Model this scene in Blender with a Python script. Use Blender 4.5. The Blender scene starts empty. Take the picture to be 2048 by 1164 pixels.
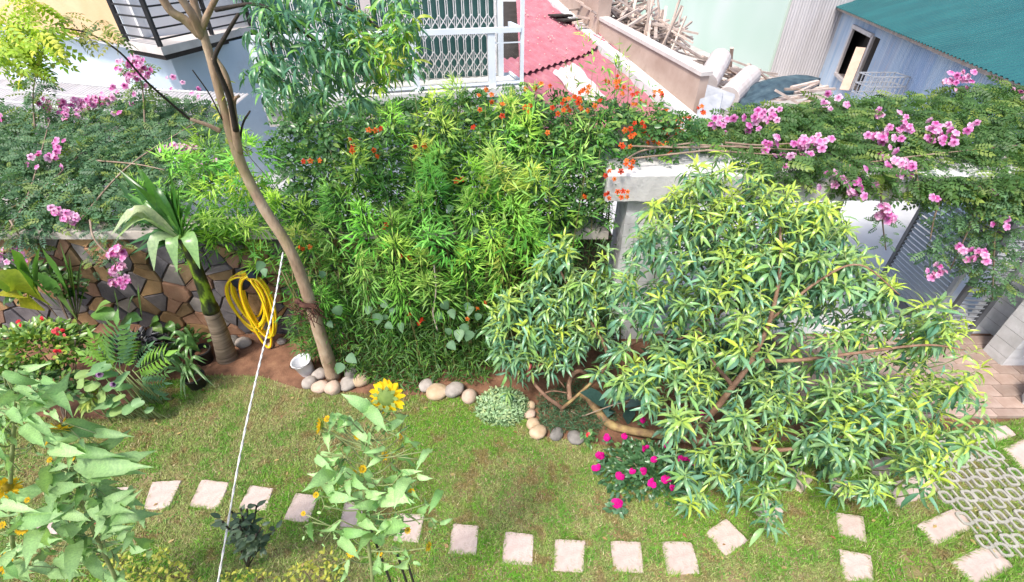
import bpy, math, random
import numpy as np
from mathutils import Vector, Matrix

SC = bpy.context.scene
COL = SC.collection
rnd = random.Random(7)
rng = np.random.default_rng(11)

# ------------------------------------------------------------------ camera
CH, PITCH, FPX = 4.8, math.radians(36.2), 919.0
cp, sp = math.cos(PITCH), math.sin(PITCH)
cam_d = bpy.data.cameras.new('camera')
cam = bpy.data.objects.new('camera', cam_d); COL.objects.link(cam)
cam.location = (0, 0, CH); cam.rotation_euler = (math.pi/2 - PITCH, 0, 0)
cam_d.sensor_width = 36; cam_d.lens = FPX/2048*36
cam_d.clip_start = 0.05; cam_d.clip_end = 400
SC.camera = cam
# ------------------------------------------------------------------ world, sun, exposure
SUN_EL, SUN_AZ = math.radians(58), math.radians(-145)     # azimuth measured from +Y towards +X
world = bpy.data.worlds.new('World'); SC.world = world; world.use_nodes = True
wn = world.node_tree
bg = wn.nodes['Background']
sky = wn.nodes.new('ShaderNodeTexSky'); sky.sky_type = 'NISHITA'; sky.sun_disc = False
sky.sun_elevation = SUN_EL; sky.sun_rotation = SUN_AZ; sky.air_density = 1.0; sky.dust_density = 3.0; sky.ozone_density = 1.0
wn.links.new(sky.outputs[0], bg.inputs[0]); bg.inputs[1].default_value = 0.145
sun_d = bpy.data.lights.new('sun', 'SUN'); sun_d.energy = 2.0; sun_d.angle = math.radians(10); sun_d.color = (1, 0.95, 0.87)
sun = bpy.data.objects.new('sun', sun_d); COL.objects.link(sun)
sdir = Vector((math.sin(SUN_AZ)*math.cos(SUN_EL), math.cos(SUN_AZ)*math.cos(SUN_EL), math.sin(SUN_EL)))
sun.rotation_euler = sdir.to_track_quat('Z', 'Y').to_euler(); sun.location = (0, 0, 30)
SC.view_settings.view_transform = 'Standard'; SC.view_settings.look = 'None'
SC.view_settings.exposure = 1.15; SC.view_settings.gamma = 1; SC.view_settings.use_curve_mapping = False
SC.cycles.max_bounces = 6; SC.cycles.diffuse_bounces = 3; SC.cycles.glossy_bounces = 2
SC.cycles.transmission_bounces = 4; SC.cycles.transparent_max_bounces = 4
SC.cycles.caustics_reflective = False; SC.cycles.caustics_refractive = False

# ------------------------------------------------------------------ measuring: photograph pixel -> place
def ray(u, v):
    x = (u-1024)/FPX; y = -(v-582)/FPX
    return np.array([x, y*sp + cp, y*cp - sp])
def G(u, v, z=0.0):
    d = ray(u, v); t = (z-CH)/d[2]
    return Vector((d[0]*t, d[1]*t, z))
def P(u, v, y):
    d = ray(u, v); t = y/d[1]
    return Vector((d[0]*t, y, CH + d[2]*t))
def PZ(u, v, zc):
    d = ray(u, v)
    return Vector((d[0]*zc, d[1]*zc, CH + d[2]*zc))
def rays(uv):
    uv = np.asarray(uv, float)
    x = (uv[:, 0]-1024)/FPX; y = -(uv[:, 1]-582)/FPX
    return np.stack([x, y*sp+cp, y*cp-sp], 1)
def Py(uv, y):
    d = rays(uv); t = np.asarray(y)/d[:, 1]
    p = d*t[:, None]; p[:, 2] += CH
    return p
def depth(p):
    p = np.asarray(p, float)
    return p[..., 1]*cp - (p[..., 2]-CH)*sp
def proj(p):
    p = np.asarray(p, float)
    zc = depth(p); yy = p[..., 1]*sp + (p[..., 2]-CH)*cp
    return np.stack([1024 + FPX*p[..., 0]/zc, 582 - FPX*yy/zc], -1)

# ------------------------------------------------------------------ object helpers
def empty(name, loc, label=None, cat=None, group=None, kind=None, rz=0):
    o = bpy.data.objects.new(name, None); COL.objects.link(o)
    o.empty_display_size = 0.1
    o.location = loc; o.rotation_euler = (0, 0, rz)
    tag(o, label, cat, group, kind); return o
def tag(o, label=None, cat=None, group=None, kind=None):
    if label: o['label'] = label
    if cat: o['category'] = cat
    if group: o['group'] = group
    if kind: o['kind'] = kind
    return o
def wm(o):
    m = o.matrix_basis.copy()
    return wm(o.parent) @ o.matrix_parent_inverse @ m if o.parent else m
def link(name, me, parent=None, loc=None, rot=None, scale=None, local=False):
    """links a mesh; verts are world coordinates unless local"""
    o = bpy.data.objects.new(name, me); COL.objects.link(o)
    if parent is not None:
        o.parent = parent
        if not local: o.matrix_parent_inverse = wm(parent).inverted()
    if loc is not None: o.location = loc
    if rot is not None: o.rotation_euler = rot
    if scale is not None: o.scale = scale if hasattr(scale, '__len__') else (scale,)*3
    return o
def place(name, me, parent, M):
    o = bpy.data.objects.new(name, me); COL.objects.link(o)
    o.parent = parent
    o.matrix_parent_inverse = wm(parent).inverted()
    o.matrix_basis = M
    return o

def mesh_np(name, V, F, mat, col=None, smooth=False):
    """V (n,3); F list of (m,k) index arrays; col (n,3)"""
    me = bpy.data.meshes.new(name)
    V = np.asarray(V, np.float32)
    F = [np.asarray(f, np.int32) for f in F if len(f)]
    me.vertices.add(len(V)); me.vertices.foreach_set('co', V.ravel())
    loops = np.concatenate([f.ravel() for f in F])
    sizes = np.concatenate([np.full(len(f), f.shape[1], np.int32) for f in F])
    starts = np.concatenate([[0], np.cumsum(sizes)[:-1]]).astype(np.int32)
    me.loops.add(len(loops)); me.loops.foreach_set('vertex_index', loops)
    me.polygons.add(len(sizes)); me.polygons.foreach_set('loop_start', starts)
    if smooth: me.polygons.foreach_set('use_smooth', np.ones(len(sizes), bool))
    if col is not None:
        a = me.attributes.new('col', 'FLOAT_COLOR', 'POINT')
        c = np.ones((len(V), 4), np.float32); c[:, :3] = col
        a.data.foreach_set('color', c.ravel())
    me.update(calc_edges=True)
    if mat: me.materials.append(mat)
    return me

class MB:
    def __init__(s): s.v = []; s.f = []
    def add(s, verts, faces):
        o = len(s.v); s.v += [tuple(p) for p in verts]
        s.f += [tuple(i+o for i in f) for f in faces]; return s
    def hexa(s, p):      # 8 points: bottom 4, top 4
        return s.add(p, [(3, 2, 1, 0), (4, 5, 6, 7), (0, 1, 5, 4), (1, 2, 6, 5), (2, 3, 7, 6), (3, 0, 4, 7)])
    def box(s, c, size, rz=0, M=None):
        x, y, z = [q/2 for q in size]
        pts = [Vector(q) for q in ((-x, -y, -z), (x, -y, -z), (x, y, -z), (-x, y, -z), (-x, -y, z), (x, -y, z), (x, y, z), (-x, y, z))]
        R = M if M is not None else Matrix.Rotation(rz, 3, 'Z')
        return s.hexa([Vector(c) + R @ q for q in pts])
    def bar(s, a, b, w, h=None, up=Vector((0, 0, 1))):
        a = Vector(a); b = Vector(b); h = h or w
        d = (b-a).normalized(); up = Vector(up)
        if abs(d.dot(up)) > .98: up = Vector((0, 1, 0))
        x = d.cross(up).normalized()*w/2; z = x.cross(d).normalized()*h/2
        return s.hexa([a-x-z, a+x-z, b+x-z, b-x-z, a-x+z, a+x+z, b+x+z, b-x+z])
    def tube(s, pts, rad, n=8, cap=True):
        pts = [Vector(p) for p in pts]
        if not hasattr(rad, '__len__'): rad = [rad]*len(pts)
        rings = []; ref = None
        for i, p in enumerate(pts):
            d = (pts[min(i+1, len(pts)-1)] - pts[max(i-1, 0)]).normalized()
            if ref is None:
                ref = d.orthogonal().normalized()
            ref = (ref - d*ref.dot(d))
            ref = ref.normalized() if ref.length > 1e-6 else d.orthogonal().normalized()
            b = d.cross(ref)
            rings.append([p + (ref*math.cos(2*math.pi*k/n) + b*math.sin(2*math.pi*k/n))*rad[i] for k in range(n)])
        v = [q for r in rings for q in r]
        f = [(i*n+k, i*n+(k+1) % n, (i+1)*n+(k+1) % n, (i+1)*n+k) for i in range(len(pts)-1) for k in range(n)]
        if cap: f += [tuple(range(n-1, -1, -1)), tuple((len(pts)-1)*n+k for k in range(n))]
        return s.add(v, f)
    def lathe(s, prof, n=16, M=None):
        v = []; f = []
        for r, z in prof:
            v += [Vector((r*math.cos(2*math.pi*k/n), r*math.sin(2*math.pi*k/n), z)) for k in range(n)]
        for i in range(len(prof)-1):
            f += [(i*n+k, i*n+(k+1) % n, (i+1)*n+(k+1) % n, (i+1)*n+k) for k in range(n)]
        if M is not None: v = [M @ q for q in v]
        return s.add(v, f)
    def mesh(s, name, mat, smooth=False):
        me = bpy.data.meshes.new(name); me.from_pydata(s.v, [], s.f); me.update()
        if smooth: me.polygons.foreach_set('use_smooth', [True]*len(me.polygons))
        if mat: me.materials.append(mat)
        return me
    def build(s, name, mat, parent=None, smooth=False, local=False):
        return link(name, s.mesh(name, mat, smooth), parent, local=local)

def catmull(pts, n=6):
    pts = [Vector(p) for p in pts]
    if len(pts) < 3: return [pts[0].lerp(pts[-1], i/n) for i in range(n+1)]
    q = [pts[0]*2-pts[1]] + pts + [pts[-1]*2-pts[-2]]
    out = []
    for i in range(1, len(q)-2):
        for k in range(n):
            t = k/n; a, b, c, d = q[i-1:i+3]
            out.append(.5*((2*b) + (c-a)*t + (2*a-5*b+4*c-d)*t*t + (3*b-a-3*c+d)*t**3))
    out.append(pts[-1]); return out

# ------------------------------------------------------------------ materials
MATS = {}
def ramp(nt, fac, stops):
    r = nt.nodes.new('ShaderNodeValToRGB'); e = r.color_ramp.elements
    while len(e) < len(stops): e.new(0.5)
    for i, (p, c) in enumerate(stops):
        e[i].position = p; e[i].color = (*c, 1)
    nt.links.new(fac, r.inputs[0]); return r.outputs[0]
def noise(nt, scale, detail=4, rough=.55, coord='Object', stretch=None, dist=0):
    tc = nt.nodes.new('ShaderNodeTexCoord'); n = nt.nodes.new('ShaderNodeTexNoise')
    src = tc.outputs[coord]
    if stretch:
        mp = nt.nodes.new('ShaderNodeMapping'); mp.inputs['Scale'].default_value = stretch
        nt.links.new(src, mp.inputs[0]); src = mp.outputs[0]
    nt.links.new(src, n.inputs['Vector'])
    n.inputs['Scale'].default_value = scale; n.inputs['Detail'].default_value = detail; n.inputs['Roughness'].default_value = rough
    n.inputs['Distortion'].default_value = dist
    return n.outputs['Fac']
def mixc(nt, fac, a, b, mode='MIX'):
    m = nt.nodes.new('ShaderNodeMix'); m.data_type = 'RGBA'; m.blend_type = mode
    for sock, val in ((m.inputs['Factor'], fac), (m.inputs['A'], a), (m.inputs['B'], b)):
        if hasattr(val, 'links'): nt.links.new(val, sock)
        elif hasattr(val, '__len__'): sock.default_value = (*val, 1) if len(val) == 3 else val
        else: sock.default_value = val
    return m.outputs['Result']
def mat(name, stops, scale=6, rough=.75, bump=.3, bscale=None, metal=0, stretch=None, spec=.3, rand=None, detail=5, coord='Object', second=None):
    if name in MATS: return MATS[name]
    m = bpy.data.materials.new(name); m.use_nodes = True; nt = m.node_tree
    b = nt.nodes['Principled BSDF']
    c = ramp(nt, noise(nt, scale, detail, stretch=stretch, coord=coord), stops)
    if second:
        s2, lo, hi, colr = second
        f2 = ramp(nt, noise(nt, s2, 6, .65, coord=coord, stretch=stretch), [(lo, (0, 0, 0)), (hi, (1, 1, 1))])
        c = mixc(nt, f2, c, colr)
    if rand:
        oi = nt.nodes.new('ShaderNodeObjectInfo')
        c = mixc(nt, 1.0, c, ramp(nt, oi.outputs['Random'], rand), 'MULTIPLY')
    nt.links.new(c, b.inputs['Base Color'])
    b.inputs['Roughness'].default_value = rough; b.inputs['Metallic'].default_value = metal
    b.inputs['Specular IOR Level'].default_value = spec
    if bump:
        bp = nt.nodes.new('ShaderNodeBump'); bp.inputs['Strength'].default_value = bump; bp.inputs['Distance'].default_value = .02
        nt.links.new(noise(nt, bscale or scale*4, 6, .65, stretch=stretch, coord=coord), bp.inputs['Height'])
        nt.links.new(bp.outputs[0], b.inputs['Normal'])
    MATS[name] = m; return m
def leafmat(name, rough=.45, trans=.35, spec=.4, nscale=30):
    if name in MATS: return MATS[name]
    m = bpy.data.materials.new(name); m.use_nodes = True; nt = m.node_tree
    b = nt.nodes['Principled BSDF']; out = nt.nodes['Material Output']
    at = nt.nodes.new('ShaderNodeAttribute'); at.attribute_name = 'col'
    v = ramp(nt, noise(nt, nscale, 2), [(.3, (.78, .8, .78)), (.7, (1.15, 1.12, 1.05))])
    c = mixc(nt, 1.0, at.outputs['Color'], v, 'MULTIPLY')
    nt.links.new(c, b.inputs['Base Color'])
    b.inputs['Roughness'].default_value = rough; b.inputs['Specular IOR Level'].default_value = spec
    t = nt.nodes.new('ShaderNodeBsdfTranslucent')
    nt.links.new(mixc(nt, 1.0, c, (1.25, 1.3, .7), 'MULTIPLY'), t.inputs['Color'])
    mx = nt.nodes.new('ShaderNodeMixShader'); mx.inputs[0].default_value = trans
    nt.links.new(b.outputs[0], mx.inputs[1]); nt.links.new(t.outputs[0], mx.inputs[2])
    nt.links.new(mx.outputs[0], out.inputs['Surface'])
    MATS[name] = m; return m
LEAF = leafmat('leaf_matte', .5, .35)
GLOSS = leafmat('leaf_glossy', .32, .25, .5)
PETAL = leafmat('petal', .6, .4, .2)
BLADE = leafmat('grass_blade', .65, .3, .15)

M_SOIL = mat('soil', [(.3, (.1, .05, .03)), (.55, (.2, .1, .06)), (.8, (.3, .17, .1))], 5, .95, .6, 30)
M_LAWN = mat('lawn_soil', [(.3, (.11, .13, .035)), (.5, (.2, .17, .07)), (.7, (.27, .19, .11))], 3.5, .95, .6, 60)
M_SLAB = mat('slab_stone', [(.3, (.43, .33, .29)), (.6, (.51, .41, .365)), (.8, (.55, .455, .41))], 9, .85, .35, 55,
             rand=[(0, (.93, .93, .92)), (1, (1.05, 1.03, 1.03))], second=(7, .55, .8, (.3, .23, .18)))
M_BRICK = mat('brick_paver', [(.3, (.29, .205, .165)), (.6, (.37, .285, .24)), (.8, (.43, .35, .3))], 7, .9, .4, 60,
              rand=[(0, (.75, .75, .75)), (1, (1.12, 1.08, 1.06))])
M_PAVER = mat('grass_paver', [(.3, (.28, .265, .225)), (.7, (.41, .385, .34))], 12, .9, .4, 60, second=(6, .55, .75, (.27, .27, .17)))
M_CONC = mat('concrete', [(.3, (.5, .49, .46)), (.7, (.68, .67, .64))], 2.5, .9, .2, 30, second=(5, .58, .8, (.36, .35, .32)))
M_PALE = mat('pale_concrete', [(.3, (.46, .455, .46)), (.7, (.56, .555, .56))], 1.5, .9, .1, 30)
M_COPE = mat('coping_concrete', [(.3, (.36, .32, .28)), (.7, (.5, .46, .42))], 4, .9, .3, 30)
M_ST = [mat('wall_stone_slate', [(.3, (.075, .072, .08)), (.7, (.15, .14, .15))], 6, .75, .5, 25, rand=[(0, (.6, .62, .66)), (.5, (1, .97, .95)), (1, (1.35, 1.25, 1.15))]),
        mat('wall_stone_ochre', [(.3, (.2, .125, .06)), (.7, (.33, .22, .115))], 6, .8, .5, 25, rand=[(0, (.6, .62, .66)), (.5, (1, .97, .95)), (1, (1.35, 1.25, 1.15))]),
        mat('wall_stone_rust', [(.3, (.24, .13, .08)), (.7, (.36, .22, .15))], 6, .8, .5, 25, rand=[(0, (.6, .62, .66)), (.5, (1, .97, .95)), (1, (1.35, 1.25, 1.15))]),
        mat('wall_stone_grey', [(.3, (.15, .14, .135)), (.7, (.26, .24, .23))], 6, .8, .5, 25, rand=[(0, (.6, .62, .66)), (.5, (1, .97, .95)), (1, (1.35, 1.25, 1.15))])]
M_MORT = mat('mortar', [(.3, (.05, .035, .03)), (.7, (.1, .075, .06))], 8, .95, .5, 40)
M_ROCK = [mat('river_rock_grey', [(.3, (.26, .225, .2)), (.7, (.42, .37, .33))], 9, .8, .3, 40, second=(4, .55, .75, (.2, .17, .14))),
          mat('river_rock_pink', [(.3, (.42, .3, .23)), (.7, (.52, .4, .32))], 9, .8, .3, 40, second=(4, .6, .75, (.28, .21, .16))),
          mat('river_rock_tan', [(.3, (.4, .28, .17)), (.7, (.52, .4, .28))], 9, .8, .3, 40),
          mat('river_rock_dark', [(.3, (.13, .12, .11)), (.7, (.25, .23, .21))], 9, .8, .3, 40)]
M_BARK = mat('slim_bark', [(.3, (.23, .15, .095)), (.55, (.37, .265, .18)), (.75, (.48, .38, .27))], 9, .85, .6, 40, stretch=(1, 1, .45), second=(3, .52, .68, (.26, .22, .1)))
M_BARKD = mat('dark_bark', [(.3, (.02, .016, .014)), (.7, (.05, .04, .03))], 12, .85, .5, 40)
M_PEACH = mat('peach_bark', [(.3, (.14, .075, .05)), (.6, (.25, .15, .1)), (.8, (.34, .25, .18))], 12, .8, .5, 40)
M_LIMB = mat('moss_bark', [(.35, (.17, .1, .06)), (.6, (.33, .23, .1)), (.8, (.4, .36, .16))], 9, .85, .5, 40)
M_PALMB = mat('palm_bark', [(.3, (.09, .065, .045)), (.7, (.24, .185, .135))], 10, .9, .5, 30, stretch=(.3, .3, 3))
M_PALMG = mat('palm_shaft', [(.4, (.012, .014, .01)), (.52, (.04, .06, .012)), (.62, (.17, .27, .02))], 9, .5, .2, 30, stretch=(1, 1, .5))
M_STEM = mat('green_stem', [(.3, (.16, .2, .07)), (.7, (.28, .33, .14))], 9, .6, .1)
M_CULM = mat('bamboo_culm', [(.3, (.1, .1, .03)), (.7, (.22, .2, .08))], 9, .5, .1)
M_VINE = mat('vine_wood', [(.3, (.18, .12, .08)), (.7, (.34, .26, .2))], 9, .85, .3)
M_HOSE = mat('yellow_hose', [(.3, (.78, .58, .01)), (.7, (.85, .7, .02))], 4, .35, 0, spec=.5)
M_ORANGE = mat('orange_stripe', [(.3, (.62, .2, .02)), (.7, (.68, .26, .03))], 4, .4, 0)
M_HOOK = mat('blue_plastic', [(.3, (.01, .014, .03)), (.7, (.02, .03, .06))], 4, .4, 0)
M_ROPE = mat('white_rope', [(.3, (.55, .53, .5)), (.7, (.74, .72, .7))], 60, .9, .4, 200)
M_WIRE = mat('white_cable', [(.3, (.7, .7, .7)), (.7, (.8, .8, .8))], 4, .6, 0)
M_BUCK = mat('white_plastic', [(.3, (.66, .66, .68)), (.7, (.76, .76, .78))], 6, .45, 0, spec=.5)
M_POT = mat('black_plastic', [(.3, (.02, .02, .02)), (.7, (.045, .04, .035))], 6, .5, .1)
M_BLACK = mat('black_metal', [(.3, (.012, .012, .014)), (.7, (.022, .022, .025))], 6, .45, 0)
M_STAKE = mat('black_stake', [(.3, (.012, .012, .012)), (.7, (.03, .03, .03))], 6, .5, 0)
M_GREYM = mat('grey_painted_metal', [(.3, (.12, .125, .135)), (.7, (.15, .155, .165))], 3, .45, .05, spec=.5)
M_GREYL = mat('light_grey_metal', [(.3, (.32, .34, .37)), (.7, (.4, .42, .45))], 3, .45, .05, spec=.5)
M_WHITEM = mat('white_painted_metal', [(.3, (.64, .68, .72)), (.7, (.72, .76, .8))], 3, .4, 0, spec=.5)
M_GRILLE = mat('cream_painted_metal', [(.3, (.6, .58, .57)), (.7, (.7, .68, .67))], 3, .5, .05)
M_GREEND = mat('dark_green_door', [(.3, (.05, .13, .12)), (.7, (.075, .17, .155))], 2, .4, .05)
M_PINKW = mat('pink_grey_frame', [(.3, (.52, .44, .42)), (.7, (.6, .53, .51))], 3, .7, .05)
M_BLOCK = mat('white_block', [(.3, (.5, .5, .5)), (.7, (.66, .66, .67))], 6, .85, .4, 40, rand=[(0, (.9, .9, .9)), (1, (1.04, 1.04, 1.05))])
M_BEAM = mat('beam_concrete', [(.3, (.44, .43, .42)), (.7, (.6, .59, .58))], 3, .9, .3, 30, second=(8, .55, .75, (.36, .35, .34)))
M_ORW = mat('orange_wall', [(.3, (.66, .46, .27)), (.7, (.74, .54, .34))], 1.2, .8, .05)
M_BLUEW = mat('pale_blue_wall', [(.3, (.46, .56, .65)), (.6, (.56, .64, .71)), (.8, (.61, .67, .73))], .9, .85, .05, second=(2, .6, .8, (.44, .5, .56)))
M_WHITEW = mat('white_wall', [(.3, (.68, .67, .68)), (.7, (.76, .75, .76))], 2, .8, .05)
M_BALC = mat('balcony_slab', [(.3, (.48, .43, .4)), (.7, (.62, .57, .54))], 3, .85, .2, second=(6, .6, .8, (.3, .26, .23)))
M_MINT = mat('mint_wall', [(.3, (.4, .55, .45)), (.55, (.5, .6, .535)), (.7, (.57, .61, .59))], .16, .85, .05, detail=2, second=(.5, .66, .8, (.55, .58, .53)))
M_BROWN = mat('brown_render', [(.3, (.36, .26, .21)), (.7, (.47, .36, .3))], 1.6, .9, .2, second=(2.5, .58, .78, (.3, .22, .18)))
M_FLASH = mat('white_flashing', [(.3, (.52, .52, .52)), (.7, (.68, .68, .68))], 5, .8, .1)
M_REDR = mat('red_roof_sheet', [(.3, (.33, .1, .125)), (.6, (.39, .145, .17)), (.8, (.44, .23, .24))], 2.5, .55, .05, rand=[(0, (.9, .95, .95)), (1, (1.1, 1.15, 1.15))], second=(16, .66, .72, (.62, .5, .5)))
M_FADER = mat('faded_roof_sheet', [(.3, (.55, .42, .41)), (.7, (.64, .54, .53))], 2.5, .6, .05)
M_TEAL = mat('teal_roof_sheet', [(.3, (.005, .07, .08)), (.7, (.009, .095, .1))], 1.5, .45, .03, rand=[(0, (.93, .93, .93)), (1, (1.07, 1.07, 1.07))])
M_TIN = mat('weathered_blue_tin', [(.3, (.25, .36, .52)), (.5, (.36, .46, .6)), (.7, (.46, .52, .61))], 1.2, .55, .05, stretch=(2.5, 2.5, .3),
            rand=[(0, (.82, .86, .95)), (.5, (1.04, 1.02, .98)), (1, (1.16, 1.12, 1.06))], second=(3, .58, .75, (.5, .46, .5)))
M_TING = mat('grey_tin', [(.3, (.38, .36, .36)), (.7, (.47, .45, .46))], 1.2, .6, .05, stretch=(2.5, 2.5, .3), rand=[(0, (.94, .94, .95)), (1, (1.06, 1.06, 1.05))])
M_TIMB = mat('weathered_timber', [(.3, (.38, .3, .26)), (.7, (.58, .5, .45))], 5, .9, .3, stretch=(1, 1, .2), rand=[(0, (.6, .58, .56)), (.6, (1.05, 1.02, 1)), (1, (1.3, 1.25, 1.2))])
M_TANF = mat('tan_timber', [(.3, (.55, .38, .28)), (.7, (.64, .48, .38))], 5, .8, .1)
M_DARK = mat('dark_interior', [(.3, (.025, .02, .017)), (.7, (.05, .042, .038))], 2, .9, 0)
M_BARREL = mat('pale_barrel', [(.3, (.46, .4, .375)), (.7, (.57, .53, .52))], 3, .6, .05)
M_TARP = mat('dark_tarp', [(.3, (.02, .035, .05)), (.6, (.05, .085, .105)), (.8, (.1, .14, .16))], 4, .5, .4, 12)
M_BOARD = mat('grey_board', [(.3, (.27, .285, .31)), (.7, (.4, .41, .44))], 4, .85, .2)
M_ALLEY = mat('alley_ground', [(.3, (.34, .32, .3)), (.7, (.46, .44, .42))], 1.3, .95, .2)

# ------------------------------------------------------------------ leaf shapes  (axis +Y, face +Z, length 1)
def leaf_shape(w, rows, fold=.25, droop=.3, wave=0):
    """rows: list of (t, halfwidth factor). tri/quad strip with a midrib fold"""
    V = []; F3 = []; F4 = []
    idx = []
    D = 2*droop
    for t, h in rows:
        y = math.sin(D*t)/D; z = -(1-math.cos(D*t))/D
        if h <= 0:
            V.append((0, y, z)); idx.append((len(V)-1,))
        else:
            V += [(-h*w, y, z + fold*h*w + wave*math.sin(t*17)), (0, y, z), (h*w, y, z + fold*h*w + wave*math.sin(t*14+2))]
            n = len(V); idx.append((n-3, n-2, n-1))
    for a, b in zip(idx[:-1], idx[1:]):
        if len(a) == 1 and len(b) == 3: F3 += [(a[0], b[1], b[0]), (a[0], b[2], b[1])]
        elif len(a) == 3 and len(b) == 1: F3 += [(a[0], a[1], b[0]), (a[1], a[2], b[0])]
        else: F4 += [(a[0], a[1], b[1], b[0]), (a[1], a[2], b[2], b[1])]
    return np.array(V), [np.array(F3, int).reshape(-1, 3), np.array(F4, int).reshape(-1, 4)]
LANCE = [(0, 0), (.2, .75), (.42, 1), (.7, .7), (1, 0)]
T_PEACH = [leaf_shape(w_, LANCE, .4, d) for d, w_ in ((.35, .09), (.65, .078), (.95, .088), (1.15, .08))]
T_BAMB = [leaf_shape(.068, [(0, 0), (.3, 1), (1, 0)], .3, d) for d in (.1, .35)]
T_OVAL = [leaf_shape(.24, [(0, 0), (.22, .85), (.5, 1), (.8, .6), (1, 0)], .25, d) for d in (.1, .4)]
T_HEART = [leaf_shape(.42, [(0, .35), (.12, .95), (.35, 1), (.7, .6), (1, 0)], .2, d) for d in (.1, .4)]
T_SUNL = [leaf_shape(w_, [(0, 0), (.03, .3), (.08, .66), (.16, .92), (.27, 1), (.4, .98), (.54, .86), (.68, .66), (.8, .43), (.91, .18), (1, 0)], f_, d, wave=.05) for d, w_, f_ in ((.25, .15, .2), (.5, .125, .4), (.8, .165, .25), (.65, .11, .55), (1.0, .14, .2))]
T_SMALL = [leaf_shape(.27, [(0, 0), (.45, 1), (1, 0)], .3, .2)]
def pinnate(pairs, ll, lw, rach=True):
    V = []; F = []
    def tri(p, d, n_, L, W):
        p = Vector(p); d = Vector(d).normalized(); x = d.cross(Vector(n_)).normalized()
        o = len(V); m = p + d*L*.45
        up = Vector((0, 0, W*.25))
        V.extend([p, m - x*W + up, m, m + x*W + up, p + d*L - Vector((0, 0, L*.12))])
        F.extend([(o, o+2, o+1), (o, o+3, o+2), (o+1, o+2, o+4), (o+2, o+3, o+4)])
    for i in range(pairs):
        t = .22 + .7*i/(pairs-1); z = -.28*t*t
        sc = 1 - .45*abs(t-.55)
        for s in (-1, 1):
            tri((0, t, z), (s, .55, -.15), (0, 0, 1), ll*sc, lw*sc)
    tri((0, .94, -.25), (0, 1, -.3), (0, 0, 1), ll*1.05, lw*1.05)
    if rach:
        o = len(V); V.extend([Vector((-.008, 0, 0)), Vector((.008, 0, 0)), Vector((0, .95, -.25))]); F.append((o, o+1, o+2))
    return np.array([tuple(v) for v in V]), [np.array(F)]
T_PINN = [pinnate(4, .36, .11)]
T_PINN7 = [pinnate(5, .3, .085)]
T_BIGP = [pinnate(5, .5, .075)]

def norm(a): return a/np.maximum(np.linalg.norm(a, axis=-1, keepdims=True), 1e-9)
def rand_unit(n): return norm(rng.normal(size=(n, 3)))
def frames(d, up):
    d = norm(d); x = norm(np.cross(d, up)); n = np.cross(x, d)
    return x, d, n
def cloud_data(T, pos, d, up, sc, col, wjit=.2):
    """all leaves of a mass as one vertex/face set"""
    N = len(pos); which = rng.integers(0, len(T), N)
    Vs, Fs, Cs = [], {3: [], 4: []}, []; off = 0
    sc = np.broadcast_to(np.asarray(sc, float), (N,))
    for k, (tv, tf) in enumerate(T):
        m = which == k
        if not m.any(): continue
        x, dd, n = frames(d[m], up[m]); s = sc[m][:, None, None]
        w = rng.uniform(1-wjit, 1+wjit, m.sum())[:, None, None]
        v = pos[m][:, None] + s*(x[:, None]*tv[None, :, :1]*w + dd[:, None]*tv[None, :, 1:2] + n[:, None]*tv[None, :, 2:3])
        q = len(tv); M_ = m.sum()
        base = (np.arange(M_)*q + off)[:, None, None]
        for f in tf:
            if len(f): Fs[f.shape[1]].append((f[None] + base).reshape(-1, f.shape[1]))
        t = tv[:, 1][None, :, None]
        rib = np.where(np.abs(tv[:, 0]) < 1e-6, 1.1, .95)[None, :, None]
        Cs.append(np.broadcast_to(col[m][:, None], (M_, q, 3))*(1 + .12*(t-.5))*rib)
        Vs.append(v.reshape(-1, 3)); off += M_*q
    F = [np.concatenate(Fs[k]) for k in (3, 4) if Fs[k]]
    return np.concatenate(Vs), F, np.concatenate([c.reshape(-1, 3) for c in Cs])
def cloud(name, T, pos, d, up, sc, col, parent=None, material=None, kind='stuff'):
    V, F, C = cloud_data(T, np.asarray(pos), np.asarray(d), np.asarray(up), sc, np.asarray(col))
    o = link(name, mesh_np(name, V, F, material or LEAF, C), parent)
    if kind: o['kind'] = kind
    return o
def cols(n, a, b, c=None, pc=0.0, jit=.12):
    """n colours between a and b, a share pc pulled to c"""
    t = rng.random((n, 1)); r = np.array(a)*(1-t) + np.array(b)*t
    if c is not None:
        m = rng.random(n) < pc; tt = rng.uniform(.4, 1, (m.sum(), 1)); r[m] = r[m]*(1-tt) + np.array(c)*tt
    return np.clip(r*rng.uniform(1-jit, 1+jit, (n, 1)), 0, 1)
def solo_leaves(parent, T, pos, d, up, sc, col, material, name='leaf', ncol=5):
    """each leaf an object of its own, the meshes shared between alike leaves"""
    N = len(pos)
    if N == 0: return
    col = np.asarray(col); order = np.argsort(col.sum(1)); bucket = np.empty(N, int); bucket[order] = np.arange(N)*ncol//N
    cache = {}
    x, dd, n = frames(np.asarray(d), np.asarray(up)); sc = np.broadcast_to(np.asarray(sc, float), (N,))
    for i in range(N):
        k = int(rng.integers(0, len(T))); key = (k, bucket[i])
        if key not in cache:
            tv, tf = T[k]; c = col[bucket == bucket[i]].mean(0)
            cache[key] = mesh_np(name, tv, tf, material, np.broadcast_to(c, (len(tv), 3))*(1+.12*(tv[:, 1:2]-.5))*np.where(np.abs(tv[:, :1]) < 1e-6, 1.22, .95), smooth=True)
        M = Matrix.Identity(4); s = sc[i]
        for r in range(3):
            M[r][0] = x[i][r]*s; M[r][1] = dd[i][r]*s; M[r][2] = n[i][r]*s; M[r][3] = pos[i][r]
        place(name, cache[key], parent, M)
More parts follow.
